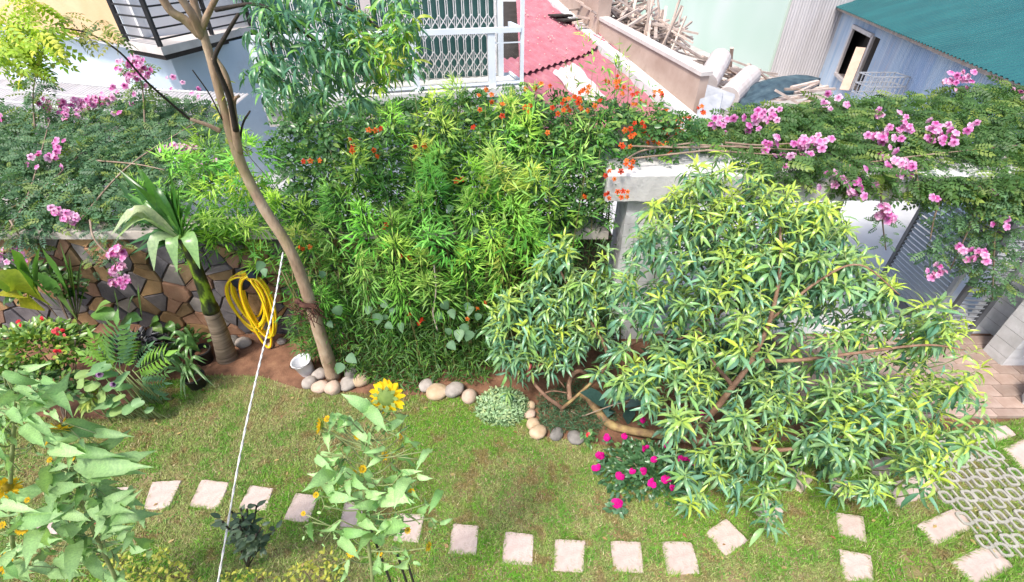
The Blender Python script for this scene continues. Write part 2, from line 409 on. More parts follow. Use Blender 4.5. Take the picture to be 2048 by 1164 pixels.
def inpoly(p, poly):
    p = np.asarray(p); poly = np.asarray(poly, float); x, y = p[:, 0], p[:, 1]; r = np.zeros(len(p), bool); j = len(poly)-1
    for i in range(len(poly)):
        xi, yi = poly[i]; xj, yj = poly[j]
        c = ((yi > y) != (yj > y)) & (x < (xj-xi)*(y-yi)/(yj-yi+1e-12)+xi); r ^= c; j = i
    return r
def sample_poly(poly, n):
    poly = np.asarray(poly, float); lo, hi = poly.min(0), poly.max(0); out = np.zeros((0, 2))
    while len(out) < n:
        q = rng.uniform(lo, hi, (n*2, 2)); out = np.concatenate([out, q[inpoly(q, poly)]])
    return out[:n]
def vnoise(x, y, seed=0):
    """smooth value noise, numpy"""
    r = np.random.default_rng(seed).random((64, 64))
    xi = np.floor(x).astype(int); yi = np.floor(y).astype(int); fx = x-xi; fy = y-yi
    fx = fx*fx*(3-2*fx); fy = fy*fy*(3-2*fy); g = lambda a, b: r[a % 64, b % 64]
    return (g(xi, yi)*(1-fx)+g(xi+1, yi)*fx)*(1-fy) + (g(xi, yi+1)*(1-fx)+g(xi+1, yi+1)*fx)*fy

# flower meshes, shared
def flower_mesh(name, npet, L, W, funnel, c_out, c_in, droop=.25, layers=1):
    V = []; F = []; C = []
    for ly in range(layers):
        for k in range(npet):
            a = 2*math.pi*(k + .5*ly)/npet + ly*.2; s = 1 - .3*ly
            ca, sa = math.cos(a), math.sin(a)
            def q(r, t, z): return (r*ca - t*sa, r*sa + t*ca, z)
            o = len(V)
            V += [q(.02*L, 0, -funnel), q(.3*L*s, -W*.35*s, .02+ly*.1*L), q(.3*L*s, W*.35*s, .02+ly*.1*L), q(.72*L*s, -W*.55*s, ly*.2*L), q(.72*L*s, W*.55*s, ly*.2*L),
                  q(L*s, -W*.25*s, -droop*L+ly*.2*L), q(L*s, W*.25*s, -droop*L+ly*.2*L)]
            F += [(o, o+1, o+2)]; Q = [(o+1, o+3, o+4, o+2), (o+3, o+5, o+6, o+4)]
            F += [(a_, b_, c_) for (a_, b_, c_, d_) in Q] + [(a_, c_, d_) for (a_, b_, c_, d_) in Q]
            C += [c_in, c_in, c_in, c_out, c_out, c_out, c_out]
    return mesh_np(name, np.array(V), [np.array(F)], PETAL, np.array(C))
FL_PINK = [flower_mesh('flower', 5, .046, .036, .03, c, i, -.05) for c, i in (((.74, .38, .68), (.6, .14, .45)), ((.8, .52, .76), (.66, .25, .55)), ((.68, .26, .6), (.5, .06, .32)))]
FL_ORANGE = [flower_mesh('flower', 5, .034, .022, .05, c, i, -.05) for c, i in (((.75, .11, .025), (.6, .1, .01)), ((.8, .17, .05), (.7, .2, .02)), ((.6, .05, .02), (.5, .04, .01)))]
FL_MAG = [flower_mesh('flower', 5, .045, .05, .02, c, c, .15, 2) for c in ((.72, .01, .33), (.62, .01, .27))]
FL_RED = [flower_mesh('flower', 5, .045, .045, .02, c, c, .15, 2) for c in ((.75, .04, .06), (.8, .12, .15))]
FL_LILAC = [flower_mesh('flower', 5, .03, .035, .02, (.5, .3, .55), (.1, .02, .12), .1, 1)]
def face_matrix(pos, nrm, s=1.0):
    q = Vector(nrm).normalized().to_track_quat('Z', 'Y')
    M = Matrix.Translation(pos) @ q.to_matrix().to_4x4() @ Matrix.Rotation(rnd.uniform(0, 6.28), 4, 'Z')
    return M @ Matrix.Scale(s, 4)
def flower_cluster(parent, meshes, pts, n, spread, s=1.0, name='flower'):
    for p in pts:
        for _ in range(n if isinstance(n, int) else rnd.randint(*n)):
            q = Vector(p) + Vector((rnd.gauss(0, spread), rnd.gauss(0, spread*.7), rnd.gauss(0, spread*.7)))
            nr = Vector((rnd.gauss(0, .45), -.75 + rnd.gauss(0, .35), .6 + rnd.gauss(0, .3)))
            place(name, rnd.choice(meshes), parent, face_matrix(q, nr, s*rnd.uniform(.8, 1.15)))

# ================================================================== SETTING
def sheet(name, pts, z, m, kind='structure'):
    v = [(p[0], p[1], z) for p in pts]
    o = MB().add(v, [tuple(range(len(v)))]).build(name, m); o['kind'] = kind; return o
sheet('ground', [(-60, -6), (60, -6), (60, 120), (-60, 120)], -.02, M_ALLEY)
sheet('garden_soil', [(-12, -3), (9.6, -3), (9.6, 5.42), (-12, 5.42)], 0, M_SOIL)
LAWN_PX = [(-60, 830), (215, 840), (300, 770), (330, 762), (430, 752), (520, 752), (600, 778), (720, 788), (850, 792), (950, 800), (975, 825), (1055, 840),
           (1075, 872), (1170, 885), (1260, 900), (1420, 900), (1600, 885), (1700, 870), (1800, 862), (1930, 862), (2046, 838)]
LAWN = [G(u, v) for u, v in LAWN_PX]
LAWN = [Vector((-12, LAWN[0].y, 0))] + LAWN + [Vector((9.5, LAWN[-1].y, 0)), Vector((9.5, -1.5, 0)), Vector((-12, -1.5, 0))]
sheet('lawn', LAWN, .004, M_LAWN)
sheet('driveway', [(1.0, 5.43), (9.6, 5.43), (12, 12.5), (-12, 12.5), (-12, 5.8), (1.0, 5.8)], .0, M_PALE)

# stepping stones ----------------------------------------------------
STONES = [
 ([(306, 965), (366, 962), (340, 1018), (288, 1021)], 'second clear pale slab of the stepping path, right of the left sunflowers'),
 ([(404, 960), (460, 966), (438, 1020), (378, 1016)], 'pale path slab just left of the white rope'),
 ([(500, 971), (548, 978), (533, 1022), (478, 1018)], 'pale path slab right of the rope, its corner behind the dark shrub'),
 ([(593, 987), (640, 993), (618, 1047), (567, 1042)], 'pale path slab between the dark shrub and the middle sunflower'),
 ([(225, 978), (268, 975), (243, 1030), (190, 1020)], 'pale path slab half hidden under the left sunflower leaves'),
 ([(80, 1030), (132, 1031), (112, 1082), (52, 1080)], 'leftmost pale path slab, mostly covered by sunflower leaves'),
 ([(690, 1004), (742, 1008), (728, 1064), (677, 1060)], 'pale path slab behind the middle sunflower stem'),
 ([(800, 1028), (850, 1031), (838, 1087), (786, 1083)], 'pale path slab behind the right leaves of the middle sunflower'),
 ([(906, 1048), (959, 1052), (952, 1112), (896, 1108)], 'first fully open pale path slab right of the middle sunflower'),
 ([(1009, 1064), (1069, 1070), (1064, 1133), (1004, 1128)], 'second pale path slab right of the middle sunflower'),
 ([(1109, 1078), (1171, 1082), (1167, 1148), (1107, 1142)], 'squarish pale path slab below the groundcover, third right of the middle sunflower'),
 ([(1220, 1083), (1281, 1085), (1287, 1147), (1227, 1145)], 'pale path slab straight below the lone magenta azalea'),
 ([(1322, 1084), (1384, 1085), (1400, 1149), (1334, 1150)], 'pale path slab left of the diamond-turned slab'),
 ([(1451, 1038), (1496, 1083), (1451, 1114), (1410, 1066)], 'pale path slab turned like a diamond, fully open'),
 ([(1530, 996), (1567, 1024), (1539, 1056), (1506, 1026)], 'small diamond path slab under the lowest peach leaves'),
 ([(1589, 932), (1626, 961), (1602, 989), (1558, 953)], 'pale path slab deepest under the peach branches'),
 ([(1669, 1026), (1726, 1034), (1733, 1087), (1676, 1073)], 'upper of the two small slabs beside the bare dry patch'),
 ([(1676, 1099), (1741, 1111), (1748, 1166), (1686, 1161)], 'lowest small slab beside the bare dry patch, at the bottom edge'),
 ([(1657, 953), (1712, 967), (1716, 1004), (1664, 994)], 'small slab behind the hanging dark peach leaves'),
]
SLABS = [
 ([(1726, 925), (1800, 908), (1820, 938), (1751, 962)], 'large pale slab farthest back, half under the peach leaves'),
 ([(1769, 970), (1853, 946), (1881, 984), (1791, 1015)], 'large pale slab beside the grass paver strip, third from the bottom edge'),
 ([(1831, 1051), (1912, 1015), (1948, 1056), (1870, 1094)], 'large pale slab right of the bare dry patch'),
 ([(1896, 1125), (1977, 1087), (2028, 1135), (1950, 1176)], 'large pale slab at the bottom right corner'),
 ([(2003, 898), (2055, 875), (2095, 915), (2045, 945)], 'large pale slab cut by the right edge, beyond the grass pavers'),
 ([(1950, 862), (2010, 852), (2032, 872), (1985, 887)], 'pale slab between the brick paving and the grass pavers'),
]
STONE_W = []
def stepping(lst, nm, group):
    for px, lab in lst:
        p = [G(u, v) for u, v in px]; STONE_W.append([(q.x, q.y) for q in p])
        c = sum(p, Vector())/4
        ring = []                                    # rough hewn outline, a few points per edge
        for i in range(4):
            a, b = p[i]-c, p[(i+1) % 4]-c
            for k in range(5):
                q = a.lerp(b, k/5); w = 1 + (rnd.uniform(-.025, .02) if k else rnd.uniform(-.06, 0))
                ring.append(q*w)
        n = len(ring); h = .019 + rnd.uniform(-.004, .005)
        v = [(q.x*1.02, q.y*1.02, 0) for q in ring] + [(q.x, q.y, h-.007) for q in ring] + [(q.x*.965, q.y*.965, h + rnd.uniform(-.002, .002)) for q in ring] + [(0, 0, h+.002)]
        f = []
        for a in range(2):
            f += [(a*n+i, a*n+(i+1) % n, (a+1)*n+(i+1) % n, (a+1)*n+i) for i in range(n)]
        f += [(2*n+i, 2*n+(i+1) % n, 3*n) for i in range(n)]
        o = MB().add(v, f).build(nm, M_SLAB, local=True); o.location = (c.x, c.y, .003)
        tag(o, lab, 'paving slab', group)
stepping(STONES, 'stepping_stone', 'small slabs of the curved stepping path')
stepping(SLABS, 'stepping_slab', 'large slabs beside the grass pavers')

# brick paving ---------------------------------------------------------
bp0, bp1 = G(1600, 838).y, 5.38
brick_base = sheet('brick_paving', [(3.3, bp0), (9.4, bp0), (9.4, bp1), (3.3, bp1)], .006, mat('paving_joint', [(.3, (.1, .07, .05)), (.7, (.17, .12, .09))], 8, .95, .4))
def brick_me(L, W, H, b, name, m):
    x, y = L/2, W/2
    v = [(-x, -y, 0), (x, -y, 0), (x, y, 0), (-x, y, 0), (-x, -y, H-b), (x, -y, H-b), (x, y, H-b), (-x, y, H-b), (-x+b, -y+b, H), (x-b, -y+b, H), (x-b, y-b, H), (-x+b, y-b, H)]
    f = [(8, 9, 10, 11)] + [(i, (i+1) % 4, 4+(i+1) % 4, 4+i) for i in range(4)] + [(4+i, 4+(i+1) % 4, 8+(i+1) % 4, 8+i) for i in range(4)]
    return MB().add(v, f).mesh(name, m)
bme = brick_me(.292, .192, .05, .006, 'brick', M_BRICK)
bedge = brick_me(.392, .12, .055, .006, 'kerb_brick', M_BRICK)
nb = 0
for r in range(7):
    y = bp0 + .235 + r*.2
    for k in range(20):
        x = 3.55 + k*.3 + (.15 if r % 2 else 0)
        if y > bp1-.1 or x > 9.2: continue
        pv = proj((x, y, .03))
        if pv[0] < 1540 or pv[0] > 2120: continue
        o = link('brick', bme, brick_base, local=True, loc=(x, y, .006 + rnd.uniform(-.004, .004)), rot=(rnd.uniform(-.012, .012), rnd.uniform(-.012, .012), rnd.uniform(-.012, .012)))
        nb += 1
for k in range(14):
    x = 3.6 + k*.4
    link('kerb_brick', bedge, brick_base, local=True, loc=(x, bp0+.065, .004), rot=(0, 0, rnd.uniform(-.008, .008)))

# grass pavers -----------------------------------------------------------
def ring_pts(cx, cy, rx, ry, n=12, pw=.5):
    out = []
    for k in range(n):
        a = 2*math.pi*(k+.5)/n
        out.append((cx + rx*math.copysign(abs(math.cos(a))**pw, math.cos(a)), cy + ry*math.copysign(abs(math.sin(a))**pw, math.sin(a))))
    return out
def paver_mesh():
    b = MB(); H = .034
    def ring(cx, cy, rx, ry, w, H=H):
        o_ = ring_pts(cx, cy, rx, ry); i_ = ring_pts(cx, cy, rx-w, ry-w); n = len(o_)
        v = [(x, y, 0) for x, y in o_] + [(x, y, H) for x, y in o_] + [(x, y, H) for x, y in i_] + [(x, y, 0) for x, y in i_]
        f = [(a*n+k, a*n+(k+1) % n, (a+1)*n+(k+1) % n, (a+1)*n+k) for a in range(3) for k in range(n)]
        b.add(v, f)
    for k in (-1, 0, 1):                              # a chain of three loops with bars between
        ring(k*.128, .04 if k else -.04, .062, .07, .025)
    b.box((0, .072, H/2-.001), (.02, .085, H)); b.box((-.128, -.072, H/2-.001), (.02, .085, H)); b.box((.128, -.072, H/2-.001), (.02, .085, H))
    b.box((-.064, 0, H/2-.002), (.03, .026, H-.002)); b.box((.064, 0, H/2-.002), (.03, .026, H-.002))
    return b.mesh('paver', M_PAVER)
pav_me = paver_mesh()
PAV = [G(u, v) for u, v in ((1835, 868), (1925, 858), (2075, 985), (2140, 1060), (2120, 1185), (2010, 1110), (1905, 1010), (1850, 925))]
PAVXY = [(p.x, p.y) for p in PAV]
pav_root = sheet('grass_paver_strip', PAV, .008, mat('moss_soil', [(.3, (.1, .12, .025)), (.6, (.19, .2, .06)), (.8, (.24, .19, .1))], 9, .95, .5, 50))
pa = math.atan2(-(PAV[6].y-PAV[1].y), PAV[6].x-PAV[1].x)
pdir = Vector((PAV[5].x-PAV[7].x, PAV[5].y-PAV[7].y, 0)).normalized(); pprp = Vector((-pdir.y, pdir.x, 0))
npv = 0
for i in range(-14, 15):
    for j in range(-14, 15):
        c = PAV[7] + pdir*(i*.238) + pprp*(j*.382)
        if inpoly([(c.x, c.y)], PAVXY)[0]:
            link('paver', pav_me, pav_root, local=True, loc=(c.x, c.y, .002 + rnd.uniform(-.004, .004)),
                 rot=(rnd.uniform(-.015, .015), rnd.uniform(-.015, .015), math.atan2(pprp.y, pprp.x) + rnd.uniform(-.02, .02))); npv += 1

# grass ---------------------------------------------------------------------
LXY = [(p.x, p.y) for p in LAWN]
def patch(x, y):
    return .5*vnoise(x*1.1+9, y*1.1, 1) + .3*vnoise(x*2.7, y*2.7, 2) + .2*vnoise(x*7, y*7, 3)
def make_grass():
    N = 640000
    p = np.stack([rng.uniform(-7.4, 8.0, N), rng.uniform(.95, 4.6, N)], 1)
    q = proj(np.concatenate([p, np.zeros((N, 1))], 1))
    m = (q[:, 0] > -420) & (q[:, 0] < 2420) & (q[:, 1] < 1260) & inpoly(p, LXY)
    p = p[m]
    keep = np.ones(len(p), bool)
    for s in STONE_W:
        s = np.array(s); c = s.mean(0); keep &= ~inpoly(p, c + (s-c)*.95)
    inp = inpoly(p, PAVXY); keep &= ~(inp & (rng.random(len(p)) < .15))
    pt = patch(p[:, 0], p[:, 1])
    dry = np.exp(-(((p[:, 0]-3.9)/.34)**2 + ((p[:, 1]-1.93)/.26)**2)*1.1)          # bare dry patch by the large slabs
    keep &= rng.random(len(p)) > np.clip((.44-pt)*3.2, 0, .72) + .9*dry
    p = p[keep]; pt = pt[keep]; N = len(p)
    gr = np.clip((pt-.42)*4.6 + rng.normal(0, .22, N), 0, 1)[:, None]
    gr[(p[:, 0] > 3.4)] = np.clip(gr[(p[:, 0] > 3.4)] + .35, 0, 1)
    far = vnoise(p[:, 0]*.7, p[:, 1]*.7, 8)[:, None]
    green = np.array((.12, .34, .03))*(1-far) + np.array((.24, .42, .06))*far
    c = np.array((.34, .385, .15))*(1-gr) + green*gr
    mot = vnoise(p[:, 0]*13, p[:, 1]*13, 31)*.6 + vnoise(p[:, 0]*4.3, p[:, 1]*4.3, 32)*.4
    mb_ = np.clip((.4-mot)*5, 0, .8)[:, None]*(p[:, :1] > -6); c = c*(1-mb_) + np.array((.3, .2, .1))*mb_
    lush = np.clip((mot-.6)*5, 0, .7)[:, None]; c = c*(1-lush) + np.array((.11, .33, .03))*lush
    straw = rng.random(N) < .11
    c[straw] = np.array((.55, .48, .3))*rng.uniform(.6, 1.1, (straw.sum(), 1))
    c *= rng.uniform(.65, 1.25, (N, 1))
    h = rng.uniform(.012, .036, N)*(1 + .5*gr[:, 0]*(p[:, 0] > 3.2)); w = rng.uniform(.0022, .0048, N)*1.35
    a = rng.uniform(0, 2*math.pi, N); l = rng.uniform(.2, 1.5, N)*h*1.3
    b = np.concatenate([p, np.full((N, 1), .003)], 1)
    side = np.stack([-np.sin(a)*w, np.cos(a)*w, np.zeros(N)], 1); tip = b + np.stack([np.cos(a)*l, np.sin(a)*l, h], 1)
    V = np.stack([b-side, b+side, tip], 1).reshape(-1, 3)
    F = np.arange(N*3).reshape(-1, 3)
    o = link('grass', mesh_np('grass', V, [F], BLADE, np.repeat(c, 3, 0)))
    tag(o, 'short patchy green and straw coloured turf growing round the slabs', 'grass', kind='stuff')
make_grass()
def make_weeds():
    N = 26000
    p = np.stack([rng.uniform(-6.2, 6.6, N), rng.uniform(.95, 4.6, N)], 1)
    w = vnoise(p[:, 0]*1.9+3, p[:, 1]*1.9, 21)*.6 + vnoise(p[:, 0]*6, p[:, 1]*6, 22)*.4
    m = inpoly(p, LXY) & (w > .55) & (rng.random(N) < (w-.45)*4)
    for s_ in STONE_W: m &= ~inpoly(p, s_)
    m &= ~inpoly(p, PAVXY); p = p[m]; n = len(p)
    a = rng.uniform(0, 6.28, n); q = np.concatenate([p, rng.uniform(.008, .03, (n, 1))], 1)
    o = cloud('weeds', T_OVAL, q, np.stack([np.cos(a), np.sin(a), rng.uniform(-.2, .6, n)], 1), norm(UPV_+rng.normal(0, .3, (n, 3))), rng.uniform(.016, .034, n), cols(n, (.07, .22, .03), (.18, .38, .06), (.34, .42, .1), .2), None)
    tag(o, 'small round leaved weeds growing in patches through the turf', 'weeds')
UPV_ = np.array((0, 0, 1.0))
make_weeds()
def make_rim():
    P_, D_ = [], []
    for s_ in STONE_W:
        s_ = np.array(s_); c = s_.mean(0)
        for i in range(4):
            a, b = s_[i], s_[(i+1) % 4]; m = int(np.linalg.norm(b-a)*620)
            t = rng.random((m, 1)); q = a + (b-a)*t; o_ = norm(q-c)
            w = vnoise(q[:, 0]*9, q[:, 1]*9, 41) > .35
            q = (q + o_*rng.uniform(-.006, .03, (m, 1)))[w]; P_.append(q); D_.append((-o_)[w])
    p = np.concatenate(P_); d = np.concatenate(D_); n = len(p)
    h = rng.uniform(.02, .05, n)[:, None]; a = rng.normal(0, .9, n); ca, sa = np.cos(a), np.sin(a)
    d = np.stack([d[:, 0]*ca-d[:, 1]*sa, d[:, 0]*sa+d[:, 1]*ca], 1)
    base = np.concatenate([p, np.full((n, 1), .003)], 1); side = np.stack([-d[:, 1], d[:, 0], np.zeros(n)], 1)*.0035
    tip = base + np.concatenate([d*rng.uniform(.3, 1.3, (n, 1))*h, h], 1)
    V = np.stack([base-side, base+side, tip], 1).reshape(-1, 3)
    o = link('rim_grass', mesh_np('rim_grass', V, [np.arange(n*3).reshape(-1, 3)], BLADE, np.repeat(cols(n, (.12, .3, .03), (.25, .4, .07), (.45, .4, .22), .3), 3, 0)))
    tag(o, 'longer grass leaning over the rims of the path slabs', 'grass', kind='stuff')
    n = 170; p = np.stack([rng.uniform(-4.6, 5, n), rng.uniform(1.3, 4.3, n)], 1); p = p[inpoly(p, LXY)]; n = len(p); a = rng.uniform(0, 6.28, n)
    o = cloud('fallen_leaves', T_OVAL, np.concatenate([p, rng.uniform(.02, .035, (n, 1))], 1), np.stack([np.cos(a), np.sin(a), rng.normal(0, .15, n)], 1), norm(UPV_+rng.normal(0, .25, (n, 3))), rng.uniform(.03, .065, n), cols(n, (.3, .18, .08), (.5, .38, .16), (.35, .1, .08), .2), None)
    tag(o, 'scattered dry fallen leaves lying on the lawn', 'fallen leaves')
make_rim()

# ================================================================== GARDEN WALL
WY = 5.42; WT = 1.83
wall = empty('stone_wall', (-4.5, WY, 0), 'dark crazy-paved stone garden wall with a concrete coping behind the palm', 'wall')
MB().box((-5.35, WY+.17, WT/2-.04), (13.4, .3, WT-.08)).build('wall_core', M_MORT, wall)
for k in range(9):
    x = -11.3 + 1.48*k
    MB().hexa([Vector(q) for q in ((x-.735, WY-.09, WT-.08), (x+.735, WY-.09, WT-.08), (x+.735, WY+.38, WT-.08), (x-.735, WY+.38, WT-.08),
               (x-.735, WY-.08, WT+.02), (x+.735, WY-.08, WT+.02), (x+.735, WY+.37, WT+.03), (x-.735, WY+.37, WT+.03))]).build('coping', M_COPE, wall)
def clip(poly, n, c):
    out = []
    for i in range(len(poly)):
        a, b = poly[i], poly[(i+1) % len(poly)]; da = a[0]*n[0]+a[1]*n[1]-c; db = b[0]*n[0]+b[1]*n[1]-c
        if da <= 0: out.append(a)
        if da*db < 0:
            t = da/(da-db); out.append((a[0]+(b[0]-a[0])*t, a[1]+(b[1]-a[1])*t))
    return out
seeds = []
for i in range(29):
    for j in range(7):
        seeds.append((-9.3 + i*.265 + rnd.uniform(-.15, .15) + (.13 if j % 2 else 0), .08 + j*.26 + rnd.uniform(-.13, .13)))
for k, s in enumerate(seeds):
    if s[0] > -1.9: continue
    cell = [(-9.6, .0), (-1.6, .0), (-1.6, WT-.09), (-9.6, WT-.09)]
    for j, t in enumerate(seeds):
        if j == k or abs(t[0]-s[0]) > 1.3: continue
        n = (t[0]-s[0], t[1]-s[1]); L2 = n[0]**2+n[1]**2
        if L2 > 1.7: continue
        cell = clip(cell, n, (n[0]*(s[0]+t[0])+n[1]*(s[1]+t[1]))/2)
        if len(cell) < 3: break
    if len(cell) < 3: continue
    cx = sum(p[0] for p in cell)/len(cell); cz = sum(p[1] for p in cell)/len(cell)
    r = sum(math.hypot(p[0]-cx, p[1]-cz) for p in cell)/len(cell); gap = max(.5, 1-.012/r)
    d0 = rnd.uniform(.02, .05); n = len(cell)
    o0 = [((p[0]-cx)*gap, (p[1]-cz)*gap) for p in cell]
    v = [(x, .02, z) for x, z in o0] + [(x*.98, -d0*.6, z*.98) for x, z in o0] + [(x*.93, -d0 + rnd.uniform(-.008, .008), z*.93) for x, z in o0]
    f = [tuple(range(2*n, 3*n))[::-1]] + [(a*n+i, (a+1)*n+i, (a+1)*n+(i+1) % n, a*n+(i+1) % n) for a in range(2) for i in range(n)]
    m_ = rnd.choices(M_ST, (5, 3, 3, 2))[0]
    o = MB().add(v, f).build('stone', m_, wall, local=True)
    o.matrix_parent_inverse = wm(wall).inverted(); o.location = (cx, WY+.02, cz)

# ================================================================== GATEWAY
gate = empty('gateway', (2, 5.4, 0), 'pale concrete gateway with a deep flat beam carried on white block pillars', 'gateway')
BX0, BX1 = 1.14, 8.2
nB = 60; v = []; f = []
for i in range(nB+1):                                    # beam with a worn lower front edge
    x = BX0 + (BX1-BX0)*i/nB; j = lambda s: rnd.uniform(-s, s)
    v += [(x, 5.2+j(.012), 2.36+j(.012)), (x, 5.19+j(.006), 2.68+j(.006)), (x, 5.23, 2.71), (x, 6.02, 2.73), (x, 6.02, 2.36)]
for i in range(nB):
    for k in range(5): f.append((i*5+k, i*5+(k+1) % 5, (i+1)*5+(k+1) % 5, (i+1)*5+k))
f += [(0, 1, 2, 3, 4)[::-1], tuple(nB*5+k for k in range(5))]
MB().add(v, f).build('beam', M_BEAM, gate)
blk = brick_me(.285, .185, .44, .004, 'block', M_BLOCK)
def block_pillar(x0, x1, y0, y1, h):
    MB().box(((x0+x1)/2, (y0+y1)/2, h/2), (x1-x0-.02, y1-y0-.02, h)).build('pillar_core', M_MORT, gate)
    rows = int(h/.19)
    n = max(1, round((x1-x0)/.3)); w = (x1-x0)/n
    for r in range(rows+1):
        z0 = r*h/(rows+1); hh = h/(rows+1)
        off = .5*w if r % 2 else 0
        for k in range(n+1):
            a = max(x0, x0+(k)*w-off); b_ = min(x1, x0+(k+1)*w-off)
            if b_-a < .05: continue
            MB().box(((a+b_)/2, (y0+y1)/2, z0+hh/2), (b_-a-.007, y1-y0+rnd.uniform(0, .008), hh-.007)).build('block', M_BLOCK, gate)
block_pillar(1.45, 2.08, 5.3, 5.86, 2.355)
block_pillar(7.0, 7.75, 4.68, 5.0, 2.2)
block_pillar(7.5, 8.15, 5.15, 5.85, 2.355)

def gate_leaf(a, b, h, label, z0=.06, slat=.075, col=M_GREYM, skirt=0.0, pale=None):
    a = Vector(a); b = Vector(b); L = (b-a).length
    g = empty('gate_leaf', a, label, 'gate', 'grey louvred leaves of the driveway gate', rz=math.atan2(b.y-a.y, b.x-a.x))
    P_ = lambda bm, nm, m=col: bm.build(nm, m, g, local=True)
    P_(MB().box((.035, 0, z0+h/2), (.07, .05, h)), 'stile', pale or col); P_(MB().box((L-.035, 0, z0+h/2), (.07, .05, h)), 'stile')
    P_(MB().box((L/2, 0, z0+.05), (L-.142, .046, .1)), 'rail'); P_(MB().box((L/2, 0, z0+h-.03), (L-.142, .046, .06)), 'rail')
    sm = MB().box((0, 0, 0), (L-.15, .012, slat*.62), M=Matrix.Rotation(math.radians(38), 3, 'X')).mesh('slat', M_GREYL if col is M_GREYM else col)
    n = int((h-.2)/slat)
    for i in range(n):
        link('slat', sm, g, local=True, loc=(L/2, 0, z0+.12+slat*(i+.4)))
    return g
g1 = gate_leaf((6.5, 5.34, 0), (7.02, 5.30, 0), 2.25, 'narrow grey slatted gate leaf standing closed beside the right pillar')
g2 = gate_leaf((6.42, 5.4, 0), (6.56, 6.75, 0), 2.2, 'grey slatted gate leaf swung open away from the garden, under the hanging vine', col=M_GREYM, pale=M_GREYL)
g3 = gate_leaf((2.12, 5.75, 0), (5.35, 6.85, 0), 2.2, 'dark grey gate leaf swung out behind the peach tree, mostly hidden')

# ================================================================== NEIGHBOURS
def corrugated(name, o, u, v, w, h, pitch, amp, m, parent, nrm=None):
    """trapezoid sheet: o corner, u across the ribs, v along the ribs"""
    o = Vector(o); u = Vector(u).normalized(); v = Vector(v).normalized(); n = (nrm and Vector(nrm)) or u.cross(v).normalized()
    k = max(1, int(w/pitch+.01)); pitch = w/k; pr = []
    for i in range(k):
        for t, z in ((0, 0), (.3, 0), (.5, 1), (.8, 1)): pr.append(((i+t)*pitch, z*amp))
    pr.append((k*pitch, 0))
    V = []
    for s, z in pr: V += [o + u*s + n*z, o + u*s + n*z + v*h]
    F = [(2*i, 2*i+2, 2*i+3, 2*i+1) for i in range(len(pr)-1)]
    return MB().add(V, F).build(name, m, parent)

# --- orange house on the left: local frame at its lower corner
hc = P(334, 99, 11.0)
U = Vector((-.845, .534, 0)); W_ = Vector((.56, .828, 0))       # along the left face, along the right face
oh = empty('corner_house', (hc.x, hc.y, 0), 'corner house with an orange upper floor, pale blue ground floor and black balcony rails', 'house')
zc_ = hc.z
def at(a, b, z): return Vector((hc.x, hc.y, z)) + U*a + W_*b
def slabf(a0, a1, b0, b1, z0, z1): return [at(a0, b0, z0), at(a1, b0, z0), at(a1, b1, z0), at(a0, b1, z0), at(a0, b0, z1), at(a1, b0, z1), at(a1, b1, z1), at(a0, b1, z1)]
MB().hexa(slabf(0, 12, 0, 7, -.02, zc_)).build('ground_floor_wall', M_BLUEW, oh)
# orange block overhangs the left face
OZ = P(276, 99, hc.y-.35).z
MB().hexa(slabf(.55, 12, -.35, 6, OZ+.02, OZ+3.2)).build('upper_wall', M_WHITEW, oh)
k = 0
for i in range(8):
    corrugated('wall_sheet', at(.85+i*1.3, -.352, OZ), U, (0, 0, 1), 1.3, 3.2, .065, .012, M_ORW, oh, nrm=-W_)
MB().hexa(slabf(.56, .85, -.385, -.353, OZ-.02, OZ+3.2)).build('corner_strip', M_WHITEM, oh)
MB().hexa(slabf(.5, 11, -.33, .0, OZ-.06, OZ+.0)).build('eave_strip', M_WHITEW, oh)
# balcony at the corner: its right side runs straight back
SZ = zc_ + .06
W2 = Vector((.08, .997, 0)); K0 = at(-1.15, -.6, 0); KL = 1.5
def bt(a, b, z): return Vector((K0.x, K0.y, z)) + U*a + W2*b
def bslab(a0, a1, b0, b1, z0, z1): return [bt(a0, b0, z0), bt(a1, b0, z0), bt(a1, b1, z0), bt(a0, b1, z0), bt(a0, b0, z1), bt(a1, b0, z1), bt(a1, b1, z1), bt(a0, b1, z1)]
MB().hexa(bslab(0, KL, 0, 5.2, SZ, SZ+.14)).build('balcony_slab', M_BALC, oh)
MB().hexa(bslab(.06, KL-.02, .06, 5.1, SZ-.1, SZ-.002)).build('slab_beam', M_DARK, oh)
MB().hexa(bslab(1.35, KL+.3, .5, 5.2, SZ+.143, SZ+3.4)).build('back_wall', M_WHITEW, oh)
MB().hexa(bslab(.9, 1.348, 1.9, 5.2, SZ+.143, SZ+3.4)).build('back_wall', M_WHITEW, oh)
def post(a, b): MB().bar(bt(a, b, SZ+.142), bt(a, b, SZ+1.0), .07).build('rail_post', M_BLACK, oh)
for a, b in ((KL-.1, .05), (.06, .05), (.06, 1.7), (.06, 3.3), (.06, 5.0)): post(a, b)
for z in (.26, .44, .62, .8, .97):
    MB().bar(bt(KL-.14, .05, SZ+z), bt(.1, .05, SZ+z), .03).build('rail_bar', M_BLACK, oh)
    MB().bar(bt(.06, .09, SZ+z), bt(.06, 5.0, SZ+z), .03).build('rail_bar', M_BLACK, oh)
